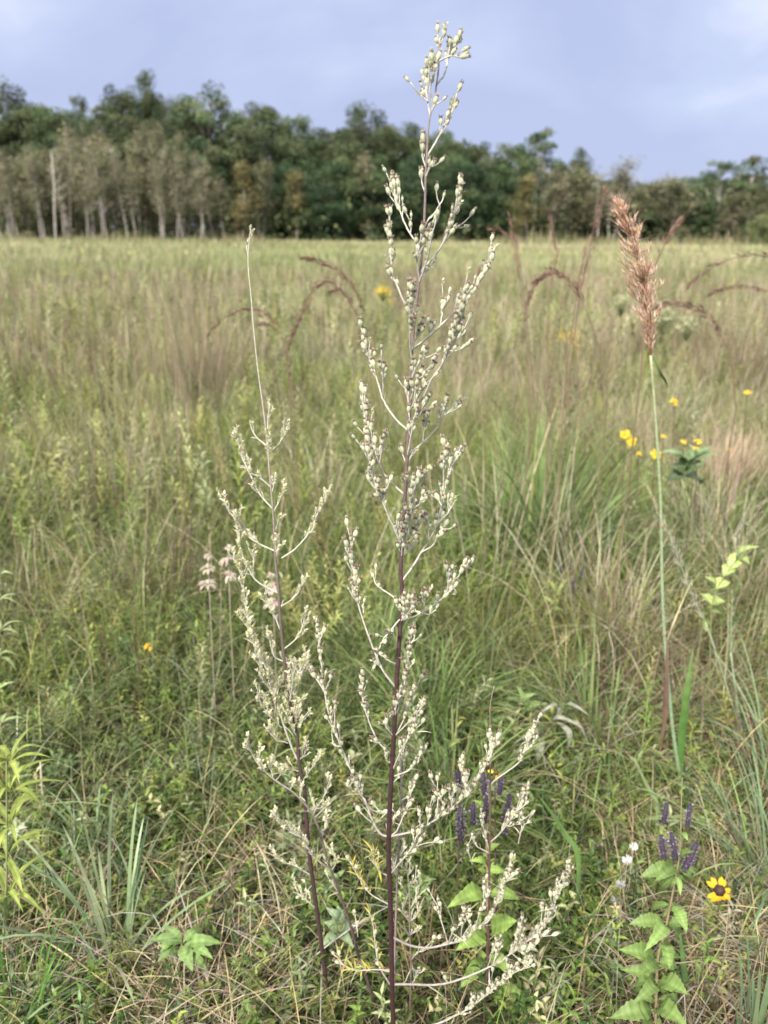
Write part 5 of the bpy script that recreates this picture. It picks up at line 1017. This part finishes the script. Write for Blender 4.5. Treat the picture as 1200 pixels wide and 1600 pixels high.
# dense green trees foliated to the ground, centre
for a in [
 ('skirted',0,452,258,86,92,'dense dark green tree foliated to the ground left of the thin sage tip'),
 ('skirted',1,520,250,85,100,'dense green tree leafy to its base just left of the tall sage'),
 ('skirted',2,590,246,86,92,'dense green tree leafy to its base hidden partly by the tall sage'),
 ('skirted',0,655,240,85,92,'dense dark green tree reaching the ground behind the sage flower heads'),
 ('skirted',1,722,248,86,96,'dense green tree leafy to its base right of the sage branches'),
 ('skirted',2,782,262,86,84,'dense green tree at the right end of the dark central block'),
 ('skirted',0,1092,322,82,58,'small dense dark green tree below the white forked trunk'),
 ('skirted',1,918,322,85,66,'low dark green tree behind the russet spray left of the indiangrass'),
 ('skirted',2,1010,320,84,72,'low dark green tree behind the birches right of the indiangrass'),
 ('skirted',1,495,300,83,56,'small leafy tree low in the dark block above the arching grasses'),
]: tree(*a,group='dense green trees leafy to the ground')
# birches
L1='birch stand on the left'
bl=[(-8,205,5),(12,262,0),(34,215,1),(52,238,4),(70,225,2),(104,222,3),(122,236,0),(140,215,5),(158,200,1),(176,214,2),(196,196,0),(214,204,3),(232,192,1),(250,208,2),(268,202,0),(286,216,3),(302,222,1),(318,238,2),(338,246,3)]
ordn=['first','second','third','fourth','fifth','sixth','seventh','eighth','ninth','tenth','eleventh','twelfth','thirteenth','fourteenth','fifteenth','sixteenth','seventeenth','eighteenth','nineteenth','twentieth']
ord_px=0
r_=random.Random(4)
bl=[(-10+i*12.3+r_.uniform(-7,7),np.interp(i,[0,3,6,10,14,19,24,28],[240,215,224,200,205,198,208,240])+r_.uniform(-8,34),r_.choice([0,1,2,3,0,1,2,3,4,5])) for i in range(29)]; bl.sort()
ORD='first second third fourth fifth sixth seventh eighth ninth tenth eleventh twelfth thirteenth fourteenth fifteenth sixteenth seventeenth eighteenth nineteenth twentieth twenty-first twenty-second twenty-third twenty-fourth twenty-fifth twenty-sixth twenty-seventh twenty-eighth twenty-ninth'.split()
for i,(px,top,k) in enumerate(bl):
    kind,kk=('birch',k) if (k<4 and i%3) else ('sparse_birch',k%2)
    tree(kind,kk,px,top,(77.5 if i%3==0 else 80+(i%3)*1.6),36 if i%3 else 26,'thin pale trunked birch, %s from the left in the olive brown birch stand'%ORD[i],group='birches of the left stand')
for i,(kind,k,px,top,w,lb) in enumerate([
 ('yellow_birch',0,378,252,46,'yellowing birch with pale trunk at the right end of the birch stand'),
 ('birch',1,402,248,40,'olive birch with white trunk beside the dark central block'),
 ('yellow_birch',1,463,266,36,'small birch with yellow leaves set into the dark central block'),
 ('birch',0,578,238,36,'olive topped birch with slim trunk in front of the centre oaks'),
 ('yellow_birch',0,826,272,44,'yellow olive birch bordering the dark central block on its right'),
 ('sparse_birch',0,858,262,38,'sparse birch with bare white trunk above the dark drooping stalk'),
 ('birch',2,884,270,44,'olive birch below the slim dark crown'),
 ('birch',3,908,256,42,'brownish birch right of the slim dark crown'),
 ('sparse_birch',1,940,262,34,'sparse grey birch left of the twiggy bare crown'),
 ('sparse_birch',0,966,244,40,'twiggy almost bare birch rising above the indiangrass plume'),
 ('birch',1,992,284,44,'olive brown birch right behind the indiangrass plume'),
 ('birch',0,1024,272,46,'olive brown birch one crown right of the indiangrass plume'),
 ('birch',2,1052,278,46,'brownish birch left of the white forked trunk'),
 ('sparse_birch',1,1072,276,50,'spreading sparse birch with pale limbs left of the white forked trunk'),
 ('open_tree',0,1118,252,66,'flat topped tree with a white forked trunk near the right edge'),
 ('open_tree',1,1160,244,56,'tall slim tree with a tufted top near the right edge'),
 ('birch',3,1148,292,50,'olive birch between the two flat topped trees on the right'),
 ('birch',1,1190,286,50,'olive birch just inside the right picture edge'),
 ('birch',2,1216,280,50,'olive birch cut by the right picture edge')]):
    tree(kind,k,px,top,80+(i%4)*1.5,w,lb,group='birches scattered along the wood edge')
# standing dead trunk with bare stubs, left
dd=75.; root=thing('dead_tree',(W(82,365,dd)[0],dd,0),'tall bare white dead trunk with short broken limbs in front of the left birches','tree')
q=MB(); c=V(.50,.46,.42)
tube(q,[W(87,376,dd)*V(1,1,0),W(85,330,dd),W(84,280,dd),W(80,236,dd)],[.075,.07,.06,.03],c,7); part(q,'trunk',M_BARK,root)
for p0,p1 in (((84,300),(104,283)),((84,290),(98,270)),((85,312),(108,300)),((83,262),(92,262)),((84,275),(76,262))):
    q=MB(); a=W(*p0,dd); b=W(*p1,dd); tube(q,[a,(a+b)/2+V(0,.3,-.1),b+V(0,rng.normal(0,.4),0)],[.035,.012],c*.9,5); part(q,'limb',M_BARK,root)
for i,(x0,y0,x1,y1,lb) in enumerate([(16,372,1,292,'bare white leaning trunk closest to the left picture edge'),(8,372,14,320,'short bare white trunk beside the leaning one at the left edge')]):
    root=thing('dead_tree',(W(x0,365,79)[0],79,0),lb,'tree',None); q=MB()
    a,b=W(x0,374,79)*V(1,1,0),W(x1,y1,79); tube(q,[a,(a*.5+b*.5)+V(.1,0,0),b],[.08,.065,.03],V(.6,.56,.5),6); part(q,'trunk',M_BARK,root)
    q=MB(); e=a*.4+b*.6; tube(q,[e,e+V(.4,.2,.5),e+V(.7,.3,1.1)],[.04,.015],V(.55,.5,.45),5); part(q,'limb',M_BARK,root)
# bush at the right edge
t_,c_=proto_broad(300,3.2,4.6,.0,44,((.13,.16,.06),(.17,.19,.08),(.10,.13,.05)),70,.2)
g=W(1185,380,70); root=thing('bush',(g[0],70,0),'rounded pale green bush at the foot of the wood by the right edge','bush')
t_.build('trunk',M_BARK,root); c_.build('crown',M_TREE,root,smooth=False); root.scale=(.78,.78,.9)
# the mass of wood behind, reads as one
mb=MB(); sk=[(-260,130),(0,160),(60,165),(120,200),(200,172),(285,180),(340,180),(420,195),(500,225),(570,205),(640,225),(700,235),(800,250),(860,268),(940,298),(1010,305),(1100,300),(1200,300),(1500,300)]
ncl=2300; px=rng.uniform(-250,1450,ncl); u=rng.random(ncl)
for i in range(ncl):
    D=rng.uniform(96,112); top=np.interp(px[i],[s[0] for s in sk],[s[1] for s in sk])-12
    H=W(px[i],top,D)[2]; p=V(W(px[i],365,D)[0],D,.3+(H-1.0)*u[i]**1.15); k=42
    d=nrm(rng.normal(0,1,(k,3)))*(rng.random(k)**.4)[:,None]*V(1.9,1.5,1.2)
    leafquads(mb,p+d,.55,jit(np.tile(np.array(DK[rng.integers(4)])*rng.uniform(.8,1.3),(k,1)),.25))
# saplings and brush along the edge
n=13000; bx=rng.uniform(-58,58,n); by=rng.uniform(84,96,n); leafquads(mb,np.stack([bx,by-6*(rng.random(n)<.25),rng.random(n)**1.5*3.8*(.35+1.1*vn(bx,by*0,3,2))],-1),.42,jit(pick([(.09,.12,.05),(.13,.14,.06),(.19,.17,.08),(.07,.10,.045)],n),.2))
tag(mb.build('background_woods',M_TREE,smooth=False),'dark mass of the wood filling the gaps behind the trees','woods',kind='stuff')
